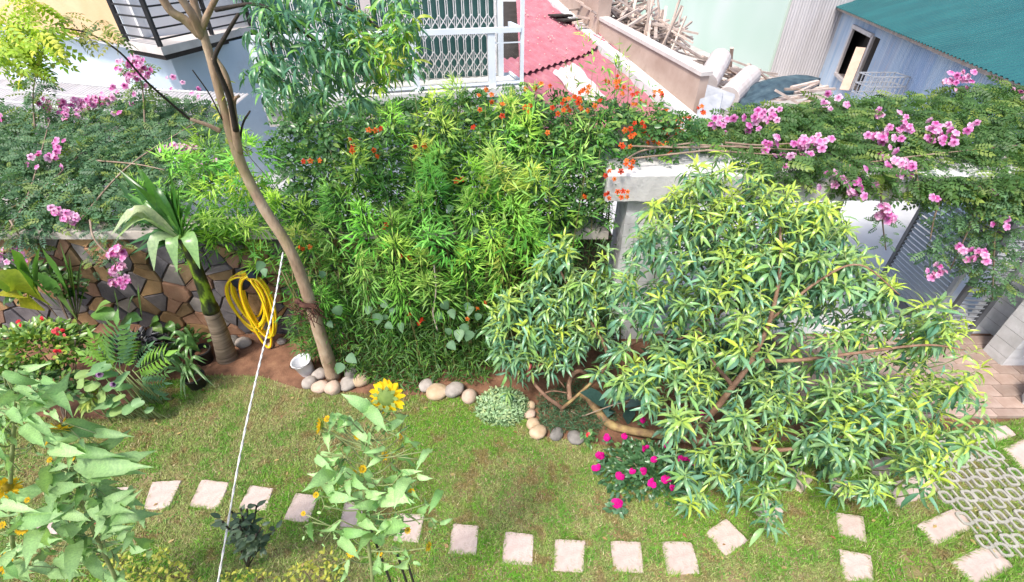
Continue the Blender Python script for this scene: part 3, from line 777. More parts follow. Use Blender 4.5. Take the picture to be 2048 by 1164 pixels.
# lower tin roof and white cables at the left edge
lt = empty('lean_to_roof', P(60, 190, 9.6), 'grey tin lean-to roof below the pale blue wall', 'roof')
a0 = P(-120, 150, 10.6); a1 = P(430, 215, 9.2)
du = (Vector((a1.x, a1.y, 0))-Vector((a0.x, a0.y, 0))).normalized()
for i in range(8):
    corrugated('roof_sheet', Vector((a0.x, a0.y, a0.z-.02)) + du*(i*.93) , du, (-.12, -1, -.18), .95, 3.0, .08, .015, M_TING, lt, nrm=(0, -.15, 1))
for (p, q, lab) in (((-60, 139, 8.6), (420, 186, 8.4), 'upper of three white cables crossing in front of the lean-to roof'),
                    ((-60, 168, 8.5), (420, 208, 8.2), 'middle of three white cables crossing in front of the lean-to roof'),
                    ((-60, 194, 8.4), (420, 232, 8.0), 'lowest of three white cables, just above the pink vine')):
    A, B = P(*p), P(*q); mid = (A+B)/2 - Vector((0, 0, .06))
    o = MB().tube(catmull([A, mid, B], 8), .016, 6).build('cable', M_WIRE, None, True); tag(o, lab, 'cable', 'white cables at the left')

# --- middle house with the folding grille and balcony
yaw = math.radians(15)
E = Vector((math.cos(yaw), math.sin(yaw), 0)); N_ = Vector((-math.sin(yaw), math.cos(yaw), 0))
mo = P(1040, 168, 9.0)                       # front right foot of the railing
mh = empty('grille_house', (mo.x, mo.y, 0), 'house with a cream folding grille over green doors behind a white balcony railing', 'house')
def mt(a, b, z): return Vector((mo.x, mo.y, mo.z)) - E*a + N_*b + Vector((0, 0, z))
def mbox(a0, a1, b0, b1, z0, z1): return [mt(a1, b0, z0), mt(a0, b0, z0), mt(a0, b1, z0), mt(a1, b1, z0), mt(a1, b0, z1), mt(a0, b0, z1), mt(a0, b1, z1), mt(a1, b1, z1)]
WD = 4.35
MB().hexa(mbox(-.1, WD, -.12, 1.15, -.16, -.02)).build('balcony_slab', M_CONC, mh)
MB().hexa(mbox(-.06, WD, -.06, .4, -.42, -.163)).build('slab_beam', M_BALC, mh)
MB().hexa(mbox(.0, WD, .4, 4, -mo.z-.02, -.165)).build('lower_wall', M_BLUEW, mh)
GB = .86
MB().hexa(mbox(.22, WD, GB+.12, 4, -.018, 3.2)).build('front_wall', M_GREEND, mh)
for a0 in (.10, 2.42):
    MB().hexa(mbox(a0, a0+(.1 if a0 < 1 else .17), GB-.05, GB+.1, -.016, 3.2)).build('door_post', M_WHITEM if a0 < 1 else M_PINKW, mh)
bar_me = MB().box((-.018, 0, 1.5), (.013, .02, 3.0)).box((.018, 0, 1.5), (.013, .02, 3.0)).mesh('grille_bar', M_GRILLE)
pit = .148
xl = MB()
for s in (-1, 1):
    xl.bar((-pit*s/2, -.016*s, -.1), (pit*s/2, -.016*s, .1), .016, .006, up=(0, 1, 0))
link_me = xl.mesh('cross_link', M_GRILLE)
for a0, cnt in ((.24, 15), (2.64, 12)):
    for i in range(cnt):
        x = a0 + i*pit
        p = mt(x, GB, 0); o = link('grille_bar', bar_me, mh); o.matrix_basis = Matrix.Translation(p + Vector((0, 0, .0))) @ Matrix.Rotation(yaw, 4, 'Z')
        if i < cnt-1:
            for z in (.16, .36, .74, .94, 1.36, 1.56, 2.3):
                o = link('cross_link', link_me, mh); o.matrix_basis = Matrix.Translation(mt(x+pit/2, GB-.012, z)) @ Matrix.Rotation(yaw, 4, 'Z')
# white railing with glass
def rpost(a, b, w=.1, h=.92): MB().hexa(mbox(a-w/2, a+w/2, b-.03, b+.03, -.018, h)).build('railing_post', M_WHITEM, mh)
rpost(-.03, 0, .06, 1.95); rpost(.52, 0, .13, .83); rpost(1.85, 0, .1, .83); rpost(3.2, 0, .1, .83); rpost(4.28, 0, .1, .83)
MB().hexa(mbox(.002, WD, -.045, .045, .835, .915)).build('top_rail', M_WHITEM, mh)
MB().hexa(mbox(.002, WD, -.025, .025, .02, .06)).build('bottom_rail', M_WHITEM, mh)
MB().hexa(mbox(-.055, .0, .047, GB, .835, .905)).build('side_rail', M_WHITEM, mh)
MB().hexa(mbox(-.05, -.012, .035, GB, .02, .06)).build('side_rail', M_WHITEM, mh)
MB().bar(mt(.0, 0, .68), mt(.5, 0, .68), .02).build('middle_rail', M_WHITEM, mh)
GL = bpy.data.materials.new('railing_glass'); GL.use_nodes = True
gb = GL.node_tree.nodes['Principled BSDF']; gb.inputs['Transmission Weight'].default_value = 1; gb.inputs['Roughness'].default_value = .03
gb.inputs['Base Color'].default_value = (.93, .96, .97, 1); gb.inputs['IOR'].default_value = 1.15
for a0, a1 in ((.0, .45), (.59, 1.79), (1.91, 3.14), (3.26, 4.22)):
    MB().hexa(mbox(a0+.01, a1-.01, -.004, .004, .07, .82)).build('glass_pane', GL, mh)

# --- red roof
SL = .25
def onroof(u, v, dz=0):
    d = ray(u, v); t = (1.1 - SL*13 - CH)/(d[2] - SL*d[1]); p = d*t
    return Vector((p[0], p[1], CH+p[2]+dz))
rr = empty('red_roof', onroof(1150, 100), 'long red corrugated roof littered with pale petals beside the brown parapet', 'roof')
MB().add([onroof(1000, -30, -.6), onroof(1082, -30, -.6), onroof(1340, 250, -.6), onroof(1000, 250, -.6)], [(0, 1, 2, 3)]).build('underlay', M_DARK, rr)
c0, c1 = onroof(1055, 40), onroof(1165, 107)
rv = (c1-c0).normalized()                                     # along the corrugations
rn = Vector((0, -SL, 1)).normalized(); ru = rv.cross(rn).normalized()
def roof_quad(name, px, m, dz):
    """a corrugated sheet cut to the outline px on the roof plane"""
    poly = [onroof(*q) for q in px]; o = poly[0]
    P2 = [((p-o).dot(ru), (p-o).dot(rv)) for p in poly]
    lo = min(p[0] for p in P2); hi = max(p[0] for p in P2); pitch = .24; V = []; F = []
    i = 0; s = lo
    def span(s):
        ys = []
        for k in range(len(P2)):
            a, b = P2[k], P2[(k+1) % len(P2)]
            if (a[0]-s)*(b[0]-s) <= 0 and a[0] != b[0]: ys.append(a[1]+(b[1]-a[1])*(s-a[0])/(b[0]-a[0]))
        return (min(ys), max(ys)) if len(ys) > 1 else None
    while s < hi:
        for t, z in ((0, 0), (.25, 0), (.45, 1), (.75, 1)):
            q = span(min(max(s+t*pitch, lo+1e-4), hi-1e-4))
            if q:
                V += [o + ru*(s+t*pitch) + rv*q[0] + rn*(z*.06+dz), o + ru*(s+t*pitch) + rv*q[1] + rn*(z*.06+dz)]
        s += pitch
    F = [(2*k, 2*k+2, 2*k+3, 2*k+1) for k in range(len(V)//2-1)]
    MB().add(V, F).build(name, m, rr)
roof_quad('roof_sheet', [(1030, -40), (1050, -40), (1215, 88), (1165, 118), (1040, 158)], M_REDR, .10)
roof_quad('roof_sheet', [(1052, -40), (1078, -30), (1262, 140), (1217, 90)], M_REDR, .13)
roof_quad('roof_sheet', [(1000, 120), (1170, 108), (1240, 190), (1220, 260), (1000, 260)], M_REDR, .0)
roof_quad('roof_sheet', [(1150, 100), (1240, 100), (1335, 225), (1330, 250), (1215, 200)], M_REDR, -.03)
roof_quad('faded_sheet', [(1104, 148), (1150, 130), (1212, 200), (1165, 215)], M_FADER, .045)
for (u, v) in ((1120, 44), (1137, 53)):
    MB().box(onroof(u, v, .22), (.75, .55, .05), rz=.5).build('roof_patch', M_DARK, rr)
pet = flower_mesh('petal_litter', 3, .04, .03, .0, (.75, .6, .6), (.75, .6, .6), 0)
mb_v = []; 
for _ in range(110):
    u = rnd.gauss(1100, 45); v = rnd.gauss(45, 45)
    if 1050 < u < 1250 and -20 < v < 150 and (v > 0.89*(u-1070)-8) and v < 158-.25*(u-1050):
        place('fallen_petal', pet, rr, face_matrix(onroof(u, v, .2), (rnd.gauss(0, .3), -.2, 1), rnd.uniform(.5, 1.1)))
# --- brown parapet with its flashing
wa, wb = P(1382, 240, 13.0), onroof(1196, 78)
pw = empty('brown_parapet', (wa.x, wa.y, 0), 'brown rendered parapet wall with a ledge, running beside the red roof', 'wall')
d_ = Vector((wb.x-wa.x, wb.y-wa.y, 0)).normalized(); nn = Vector((d_.y, -d_.x, 0))
ta, tb = P(1388, 152, 13.0).z, P(1200, 40, wb.y).z
def wq(a, b, za0, za1, zb0, zb1, t0, t1):
    return [a+nn*t0+Vector((0, 0, za0)), b+nn*t0+Vector((0, 0, zb0)), b+nn*t1+Vector((0, 0, zb0)), a+nn*t1+Vector((0, 0, za0)),
            a+nn*t0+Vector((0, 0, za1)), b+nn*t0+Vector((0, 0, zb1)), b+nn*t1+Vector((0, 0, zb1)), a+nn*t1+Vector((0, 0, za1))]
A0, B0 = Vector((wa.x, wa.y, 0)), Vector((wb.x, wb.y, 0)); C0 = B0 + d_*6
MB().hexa(wq(A0, B0, -.02, ta, .0, tb, 0, .28)).build('low_wall', M_BROWN, pw)
MB().hexa(wq(A0-d_*.05, B0-d_*.002, ta+.002, ta+.1, tb+.002, tb+.1, -.05, .33)).build('ledge', M_BALC, pw)
MB().hexa(wq(B0+d_*.002, C0, 0, tb+1.8, 0, tb+2.6, -.1, .4)).build('tall_wall', M_BROWN, pw)
ra, rb = wa.z, wb.z
MB().hexa(wq(A0-d_*.5, B0, ra-.25, ra+.12, rb-.1, rb+.14, -.42, -.003)).build('flashing', M_FLASH, pw)
MB().hexa(wq(B0+d_*.003, C0, rb-.1, rb+.16, rb+1.3, rb+1.62, -.46, -.103)).build('flashing', M_FLASH, pw)

# --- yard behind the parapet
sheet('yard', [(4.2, 13), (16, 9), (17, 60), (1.5, 60)], .14, M_ALLEY)
mw = empty('mint_building', (11.7, 23, 0), 'building with a large blank mint green and white wall', 'building')
MB().hexa([Vector(q) for q in ((11.75, 23, 0), (20, 23, 0), (19, 60, 0), (10.7, 60, 0), (11.75, 23, 10), (20, 23, 10), (19, 60, 10), (10.7, 60, 10))]).build('wall', M_MINT, mw)
# tin shed
sh = empty('tin_shed', (9.3, 9, 0), 'shed of weathered blue and grey tin with a teal corrugated roof', 'shed')
s0 = Vector((9.25, 9.0, .1)); s1 = Vector((14.1, 22.8, .1)); sd = (s1-s0).normalized(); sn = Vector((-sd.y, sd.x, 0)); SLn = (s1-s0).length
wy0, wy1 = 10.75, 11.75
w_lo = P(1676, 136, 21).z
# window placed along the wall
def wall_at(u):
    d = ray(u, 100); # intersect in plan
    a = np.array([[d[0], -sd.x], [d[1], -sd.y]]); t = np.linalg.solve(a, np.array([s0.x, s0.y])); return t[1]
wa0, wa1 = wall_at(1737), wall_at(1693)
zt = {}
def zat(u, v):
    t = wall_at(u); p = s0 + sd*t; return P(u, v, p.y).z
wz0, wz1 = zat(1676, 136), zat(1715, 62)
x = -1.0
ext0 = s0 - sd*3
while x < SLn+.001:
    w = .94
    seg = (x, min(x+w, SLn))
    o0 = s0 + sd*seg[0]
    if seg[1] > wa0 and seg[0] < wa1:
        corrugated('wall_sheet', o0, sd, (0, 0, 1), seg[1]-seg[0]+.04, wz0-.1, .115, .022, M_TIN, sh, nrm=sn)
        corrugated('wall_sheet', o0 + Vector((0, 0, wz1-.1)), sd, (0, 0, 1), seg[1]-seg[0]+.04, 3.05-wz1, .115, .022, M_TIN, sh, nrm=sn)
    else:
        corrugated('wall_sheet', o0, sd, (0, 0, 1), seg[1]-seg[0]+.04, 2.95, .115, .022, M_TIN, sh, nrm=sn)
    x += w
def sw(t, z, off=.03): return s0 + sd*t + Vector((0, 0, z-.1)) + sn*off
q0, q1 = wa0-.06, wa1+.06
wf = MB().bar(sw(q0, wz0, .06), sw(q1, wz0, .06), .1).bar(sw(q0, wz1, .06), sw(q1, wz1, .06), .12).bar(sw(q0, wz0), sw(q0, wz1), .1).bar(sw(q1, wz0), sw(q1, wz1), .1).build('window_frame', M_BARREL, sh)
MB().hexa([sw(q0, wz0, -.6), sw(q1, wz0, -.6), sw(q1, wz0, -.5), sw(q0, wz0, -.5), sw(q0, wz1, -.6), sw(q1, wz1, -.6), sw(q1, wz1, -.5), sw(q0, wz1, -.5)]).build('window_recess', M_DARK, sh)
MB().hexa([sw(q0, wz0-.1, -.5), sw(q1, wz0-.1, -.5), sw(q1, wz0-.1, -.02), sw(q0, wz0-.1, -.02), sw(q0, wz0, -.5), sw(q1, wz0, -.5), sw(q1, wz0, -.02), sw(q0, wz0, -.02)]).build('window_sill', M_TIMB, sh)
tp = MB().bar(P(1722, 95, sw(wa0+.3, 1).y-.6), P(1688, 180, sw(wa0+.3, 1).y-1.0), .28, .06).build('plank', M_TANF); tag(tp, 'tan plank leaning against the tin shed window', 'plank')
MB().hexa([s1+Vector((0, .02, -.1)), Vector((19, 23.4, 0)), Vector((19, 23.6, 0)), s1+Vector((0, .3, -.1)), s1+Vector((0, .02, 4)), Vector((19, 23.4, 4)), Vector((19, 23.6, 4)), s1+Vector((0, .3, 4))]).build('end_wall', M_TING, sh)
for i in range(3):
    corrugated('wall_sheet', Vector((11.8+i*.86, 22.86, .1)), (1, 0, 0), (0, 0, 1), .86, 5, .12, .02, M_TING, sh, nrm=(0, -1, 0))
ev = 3.0
ro = s0 + sn*.35 + Vector((0, 0, ev-.1)) - sd*2.5
rdir = (-sn + Vector((0, 0, .34))).normalized()
for i in range(17):
    corrugated('roof_sheet', ro + sd*(i*1.035), sd, rdir, 1.04, 7.5, .208, .03, M_TEAL, sh, nrm=Vector((0, 0, 1)))
MB().bar(ro + Vector((0, 0, -.05)) - sn*.1, ro + sd*17.6 + Vector((0, 0, -.05)) - sn*.1, .05, .08).build('eave_batten', M_TIMB, sh)
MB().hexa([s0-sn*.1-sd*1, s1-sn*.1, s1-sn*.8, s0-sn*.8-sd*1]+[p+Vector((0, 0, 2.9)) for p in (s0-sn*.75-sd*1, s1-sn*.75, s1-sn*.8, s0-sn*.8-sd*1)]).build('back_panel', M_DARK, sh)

# --- things lying in the yard
def battens(n, box, dirs, L, w, label, group, seed):
    r = random.Random(seed); (u0, v0), (u1, v1), (ya, yb) = box
    for i in range(n):
        u = r.uniform(u0, u1); t = (u-u0)/(u1-u0); v = v0 + (v1-v0)*t + r.uniform(-30, 34); y = r.uniform(ya, yb)
        c = P(u, v, y); c.z = max(c.z, .35); d = Vector(r.choice(dirs)); d = (d + Vector((r.gauss(0, .16), r.gauss(0, .16), r.gauss(0, .16)))).normalized(); l = r.uniform(*L)
        b = MB().bar(-d*l/2, d*l/2, r.uniform(*w), .06).build('timber_batten', M_TIMB, None, local=True); b.location = c
        tag(b, label, 'timber', group)
battens(130, ((1212, 32), (1355, 85), (18.5, 21)), [(.8, .5, .25), (.85, -.4, -.2), (.3, .9, .3), (.15, .3, .95), (.9, .3, -.35)], (1.2, 3.4), (.05, .12),
        'weathered pale batten in the tangled timber heap behind the brown parapet', 'battens of the tangled timber heap', 3)
battens(40, ((1365, 128), (1520, 168), (17, 20)), [(.9, .4, -.3), (.8, .55, -.35), (.95, .2, -.2)], (1.4, 3.2), (.08, .16),
        'grey plank stacked under the mint wall near the pale drums', 'planks stacked under the mint wall', 4)
battens(14, ((1565, 196), (1640, 200), (13.5, 14.5)), [(1, .1, -.1), (.9, .35, 0)], (.9, 1.6), (.06, .12), 'pale stick poking out below the dark tarpaulin', 'sticks under the tarpaulin', 5)
for (a, b, r, lab) in (((1440, 118, 17.2), (1412, 168, 15.6), .36, 'pale drum leaning upright among the grey planks'),
                       ((1500, 152, 16.4), (1455, 196, 14.6), .34, 'pale drum lying lower, half under the tarpaulin')):
    A, B = P(*a), P(*b); d = (A-B).normalized(); o = MB().tube([B, B+d*.03, B.lerp(A, .5), A-d*.03, A, A-d*.06], [r*.94, r, r, r, r*.93, r*.82], 20).build('drum', M_BARREL, None, False); tag(o, lab, 'drum', 'pale drums')
def draped(name, px, m, lab, cat):
    rows = []
    for (u0, v0, u1, v1, y0, y1, bulge) in px:
        row = []
        for k in range(13):
            t = k/12; p = P(u0+(u1-u0)*t, v0+(v1-v0)*t, y0+(y1-y0)*t); p.z += bulge*math.sin(t*math.pi) + .09*math.sin(t*11+u0*.05) + .05*math.sin(t*23+u0) + rnd.uniform(-.05, .05); row.append(p)
        rows.append(row)
    n = 13; v = [q for r in rows for q in r]; f = [(i*n+k, i*n+k+1, (i+1)*n+k+1, (i+1)*n+k) for i in range(len(rows)-1) for k in range(n-1)]
    o = MB().add(v, f).build(name, m, None, True); md = o.modifiers.new('solid', 'SOLIDIFY'); md.thickness = .03; md2 = o.modifiers.new('sub', 'SUBSURF'); md2.levels = md2.render_levels = 1
    return tag(o, lab, cat)
draped('tarpaulin', [(1458, 228, 1462, 180, 14.2, 15.5, .05), (1500, 226, 1505, 168, 14.2, 15.8, .15), (1545, 200, 1540, 155, 14.4, 16, .2), (1585, 190, 1590, 152, 14.4, 16, .2), (1640, 190, 1638, 158, 14.6, 16, .1)],
       M_TARP, 'dark blue black tarpaulin thrown over rubble below the mint wall', 'tarpaulin')
for (px, y, lab) in (([(1392, 168), (1470, 195), (1455, 222), (1384, 190)], 14.2, 'grey board lying flat at the end of the brown parapet'), ([(1400, 205), (1446, 192), (1432, 262), (1388, 262)], 13.0, 'upright grey board propped at the end of the parapet')):
    p = [P(u, v, y + (v-190)*-.012) for u, v in px]; q = [a + Vector((0, .06, .08)) for a in p]
    o = MB().hexa([p[3], p[2], p[1], p[0], q[3], q[2], q[1], q[0]]).build('grey_board', M_BOARD); tag(o, lab, 'board')
cr = empty('wire_crate', P(1750, 190, 13.6), 'wire crate beside the tin shed wall, behind the vine', 'crate')
c = P(1750, 192, 13.6); mbk = MB()
for i in range(9):
    for s in (-1, 1):
        mbk.bar(c + Vector((-.5+i*.125, s*.3, -.2)), c + Vector((-.5+i*.125, s*.3, .55)), .02)
for z in (-.2, .05, .3, .55):
    for s in (-1, 1): mbk.bar(c+Vector((-.5, s*.3, z)), c+Vector((.5, s*.3, z)), .025); mbk.bar(c+Vector((s*.5, -.3, z)), c+Vector((s*.5, .3, z)), .025)
mbk.build('mesh_panel', M_BOARD, cr)

# ================================================================== HEDGE OF BAMBOO
UPV = np.array((0, 0, 1.0))
def front_y(v):
    return np.interp(v, [150, 180, 250, 350, 450, 600, 700, 760, 790], [6.3, 5.9, 5.45, 5.15, 4.95, 4.7, 4.5, 4.33, 4.2])
BAMB_LABEL = [
 ('young yellow green bamboo clump spilling over the wall beside the palm', [(440, 330), (390, 372), (362, 420), (470, 420), (432, 470), (500, 360), (520, 450), (400, 300), (352, 385), (480, 290), (560, 400)]),
 ('bright bamboo clump just right of the slim tree trunk', [(690, 370), (620, 470), (720, 500), (640, 560), (745, 420), (600, 400), (680, 450), (660, 300)]),
 ('lush bamboo clump in the middle of the hedge', [(840, 380), (905, 430), (850, 490), (800, 560), (930, 500), (780, 420), (870, 330), (900, 560), (820, 300), (780, 470)]),
 ('tallest pale bamboo clump standing above the hedge before the grille house', [(970, 200), (1000, 185), (900, 225), (930, 165), (830, 190), (1040, 235), (960, 270), (1010, 290), (740, 215), (880, 280), (1060, 190)]),
 ('light green bamboo clump left of the white pillar', [(1010, 340), (960, 400), (1000, 450), (1060, 400), (1100, 330), (1060, 320), (980, 340), (1030, 500), (1100, 450)]),
 ('sparse tall bamboo clump with thin stems beside the beam end', [(1150, 280), (1180, 230), (1210, 190), (1240, 75), (1195, 150), (1260, 120), (1130, 210), (1200, 300), (1170, 350)]),
]
PT_A, PT_B, PT_TIP = (.07, .24, .03), (.18, .44, .055), (.44, .7, .13)
for lab, tips in BAMB_LABEL:
    tips3 = []
    for u, v in tips:
        sparse = 'sparse' in lab
        tips3.append((P(u, v, float(front_y(v)) - (.28 if 300 < v < 600 and u > 690 else 0) + rnd.uniform(-.06, .06)), 1.0))
        for _ in range(1 if sparse else 2):
            uu, vv = u + rnd.uniform(-60, 60), v + rnd.uniform(-25, 100); tips3.append((P(uu, vv, float(front_y(vv)) + rnd.uniform(.1, .45)), rnd.uniform(0, .5)))
    c = sum((q[0] for q in tips3), Vector())/len(tips3)
    th = empty('bamboo_clump', (c.x, 5.0, 0), lab, 'bamboo', 'bamboo clumps of the hedge')
    pos, dr, ups, sc, cl = [], [], [], [], []
    for tip, lead in tips3:
        hue = np.array((rnd.uniform(.65, 1.25), rnd.uniform(.85, 1.15), rnd.uniform(.8, 1.5)))*(.72 + .28*lead)*(np.array((1.3, 1.12, 1)) if 'tallest' in lab or 'palm' in lab or 'light green' in lab else 1)  # culms set back get darker leaves, the shade between plumes put into colour
        behind = u < 590
        base = Vector((tip.x*.97 + c.x*.03 + rnd.uniform(-.12, .12), (5.95 if behind else min(5.2, max(4.55, tip.y-.1))) + rnd.uniform(-.1, .1), 0))
        mid = base.lerp(tip, .55) + Vector((rnd.uniform(-.06, .06), .12, .35 if behind else 0))
        pts = catmull([base, mid, tip], 6)
        MB().tube(pts, [.012*(1-.75*i/(len(pts)-1)) for i in range(len(pts))], 5).build('culm', M_CULM, th, True)
        L = (tip-base).length; lean = Vector((rnd.gauss(0, .22), rnd.gauss(-.08, .1), rnd.gauss(0, .05))); n = int(rnd.randint(150, 210)*(.45 + .65*lead)) if 'sparse' not in lab else rnd.randint(40, 60)
        reach = min(L*.6, .85)*rnd.uniform(.7, 1.2)
        t = rng.beta(1.15, 1.6, n)                      # 0 at the tip
        k = np.clip(1 - t*reach/L, 0, 1); idx = k*(len(pts)-1); i0 = np.clip(idx.astype(int), 0, len(pts)-2); fr = (idx-i0)[:, None]
        A = np.array([tuple(p) for p in pts]); p = A[i0]*(1-fr) + A[i0+1]*fr
        nb_ = rnd.randint(5, 9); az = rng.choice(rng.uniform(0, 2*math.pi, nb_), n) + rng.normal(0, .65, n); out = np.stack([np.cos(az), np.sin(az), np.zeros(n)], 1)
        rad = (.03 + rnd.uniform(.3, .55)*t)*rng.uniform(.2, 1, n)
        p = p + np.array(lean)*(1-t[:, None]) + out*rad[:, None] + np.stack([np.zeros(n), np.zeros(n), rng.normal(0, .03, n) + .05*(1-t)], 1)
        el = np.interp(t, [0, .25, 1], [.7, .3, -.3]) + rng.normal(0, .6, n)
        d = out*np.cos(el)[:, None] + UPV*np.sin(el)[:, None]
        pos.append(p); dr.append(d); ups.append(norm(UPV + rng.normal(0, .5, (n, 3)) + np.array((0, -.5, 0))))
        sc.append(rng.uniform(.085, .19, n)*np.interp(t, [0, .3, 1], [.75, 1, 1.05]))
        cc = cols(n, PT_A, PT_B); tip_w = np.clip((1.05 - t*1.9 + rng.normal(0, .2, n))*(.1+.9*lead), 0, .9)[:, None]; cl.append((cc*(1-tip_w) + np.array(PT_TIP)*tip_w*rng.uniform(.8, 1.1, (n, 1)))*hue)
    cloud('foliage', T_BAMB, np.concatenate(pos), np.concatenate(dr), np.concatenate(ups), np.concatenate(sc), np.concatenate(cl), th)
# low bamboo grass at the foot, and inner leaves with hedge shade in their colour
def leaf_field(poly, n, yf, thick, size, ca, cb, cc, pc, T, droop=(-.9, .3), jit=.25):
    uv = sample_poly(poly, n); y = yf(uv[:, 1]) + rng.random(n)**1.5*thick
    p = Py(uv, y); p[:, 2] = np.maximum(p[:, 2], .03)
    az = rng.uniform(0, 2*math.pi, n); el = rng.uniform(*droop, n)
    d = np.stack([np.cos(az)*np.cos(el), np.sin(az)*np.cos(el) - .25, np.sin(el)], 1)
    up = norm(np.array((0, -.55, .8)) + rng.normal(0, .5, (n, 3)))
    return p, norm(d), up, rng.uniform(*size, n), cols(n, ca, cb, cc, pc)
hb = empty('dwarf_bamboo_shade_fill', (-.9, 4.7, 0), 'dense dark dwarf bamboo at the hedge foot behind the rocks, with inner leaves coloured dark for shade', 'bamboo')
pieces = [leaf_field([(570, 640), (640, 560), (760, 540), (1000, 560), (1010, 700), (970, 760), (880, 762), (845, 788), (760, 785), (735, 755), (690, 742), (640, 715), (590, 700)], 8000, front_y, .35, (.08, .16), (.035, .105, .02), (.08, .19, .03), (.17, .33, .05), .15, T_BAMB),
          leaf_field([(560, 430), (640, 400), (1210, 380), (1230, 500), (1000, 700), (900, 740), (600, 640)], 5500, lambda v: front_y(v)+.3, .4, (.09, .17), (.025, .075, .02), (.05, .13, .03), (.1, .2, .04), .06, T_BAMB)]  # second field: infill behind the face, coloured dark as inner shade
pieces.append(leaf_field([(545, 215), (700, 200), (900, 195), (1230, 205), (1240, 330), (1215, 430), (620, 460), (560, 400)], 4200, lambda v: front_y(v)+.55, .5, (.1, .2), (.025, .07, .02), (.05, .13, .035), (.1, .2, .05), .08, T_BAMB))  # backing foliage higher up, its dark colour stands for shade inside the hedge
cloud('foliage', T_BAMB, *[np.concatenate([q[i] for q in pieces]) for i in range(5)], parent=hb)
for i in range(26):
    u = rnd.uniform(600, 1000); b = P(u, 720, 4.75); b.z = 0
    MB().tube(catmull([b, b+Vector((rnd.uniform(-.1, .1), .1, .7)), b+Vector((rnd.uniform(-.2, .2), .2, 1.5))], 4), .01, 5).build('culm', M_CULM, hb, True)

# orange trumpet vine woven through the top of the hedge
ov = empty('orange_trumpet_vine', (.2, 5.6, 0), 'dark leafy vine with small orange red trumpet flowers along the top of the hedge', 'vine')
a = leaf_field([(545, 200), (640, 190), (760, 195), (860, 180), (1010, 170), (1130, 185), (1300, 200), (1400, 225), (1420, 290), (1260, 330), (1225, 440), (1120, 480), (960, 440), (760, 420), (600, 450), (550, 330)],
               1900, lambda v: front_y(v)+.2, .4, (.13, .22), (.035, .11, .03), (.08, .2, .05), (.2, .36, .06), .2, T_PINN, (-.7, .4))
o = cloud('foliage', T_PINN, *a, parent=ov)
a = leaf_field([(560, 200), (1300, 190), (1400, 240), (1250, 300), (1220, 430), (900, 400), (580, 400)], 1900, lambda v: front_y(v)+.12, .35, (.06, .11), (.05, .14, .04), (.1, .22, .06), (.24, .36, .08), .2, T_OVAL, (-.6, .4))
o = cloud('foliage', T_OVAL, *a, parent=ov, material=GLOSS)
ORF = [(705, 292), (760, 305), (630, 318), (750, 265), (950, 268), (1095, 272), (915, 365), (830, 392), (765, 448), (808, 517), (605, 497), (940, 640), (835, 648), (815, 625), (970, 610), (985, 185), (1070, 180), (1005, 222), (960, 205),
       (1120, 215), (1140, 195), (1155, 210), (1185, 200), (1165, 185), (1225, 160), (1230, 178), (1265, 195), (1290, 205), (1255, 262), (1290, 268), (1310, 272), (1300, 278), (1320, 290), (1250, 290), (1262, 328), (1222, 355), (1205, 388), (1240, 382),
       (1335, 228), (1358, 255), (1380, 235), (1405, 222), (1330, 255), (1275, 240), (1350, 240), (1310, 190), (1100, 180), (1060, 215), (848, 288), (1330, 298)]
for u, v in ORF:
    dense = 1100 < u < 1420
    flower_cluster(ov, FL_ORANGE, [P(u, v, float(front_y(v))-.1 if u < 1280 else float(np.interp(v, [180, 260, 330], [6.7, 5.9, 5.3])))], (3, 6) if dense else (1, 3), .055, 1.0)
for pts in ([(1390, 285, 5.6), (1290, 300, 5.5), (1250, 320, 5.3)], [(1500, 290, 5.7), (1380, 295, 5.5), (1260, 292, 5.5)], [(1420, 300, 5.5), (1330, 310, 5.4), (1255, 318, 5.35)]):
    MB().tube(catmull([P(*q) for q in pts], 6), .012, 5).build('stem', M_VINE, ov, True)
# heart leaved climber
hv = empty('heart_leaf_climber', P(900, 640, 4.6), 'climber with broad grey green heart leaves hanging in the dark lower hedge', 'vine')
pts = [(905, 610), (930, 600), (890, 650), (915, 665), (955, 620), (925, 640), (880, 630), (765, 600), (775, 625), (690, 720), (770, 640), (900, 690), (520, 520), (530, 540), (640, 540), (670, 620), (660, 640), (960, 450), (985, 455), (905, 410), (690, 715), (730, 610), (935, 660), (800, 640),
       (940, 605), (890, 600), (780, 610), (755, 625)]
pp = np.array([tuple(P(u+rnd.uniform(-8, 8), v+rnd.uniform(-8, 8), float(front_y(v))-.12)) for u, v in pts]); n = len(pp)
solo_leaves(hv, T_HEART, pp, np.stack([rng.normal(0, .5, n), rng.uniform(-.6, -.1, n), rng.uniform(-.9, -.2, n)], 1), norm(np.array((0, -.8, .6))+rng.normal(0, .25, (n, 3))), rng.uniform(.1, .17, n), cols(n, (.1, .22, .12), (.18, .3, .17)), LEAF)
MB().tube(catmull([P(868, 530, 4.7), P(872, 580, 4.62), P(866, 625, 4.6), P(875, 660, 4.6)], 6), [.01]*19, 5).build('dry_stem', M_TIMB, hv, True)

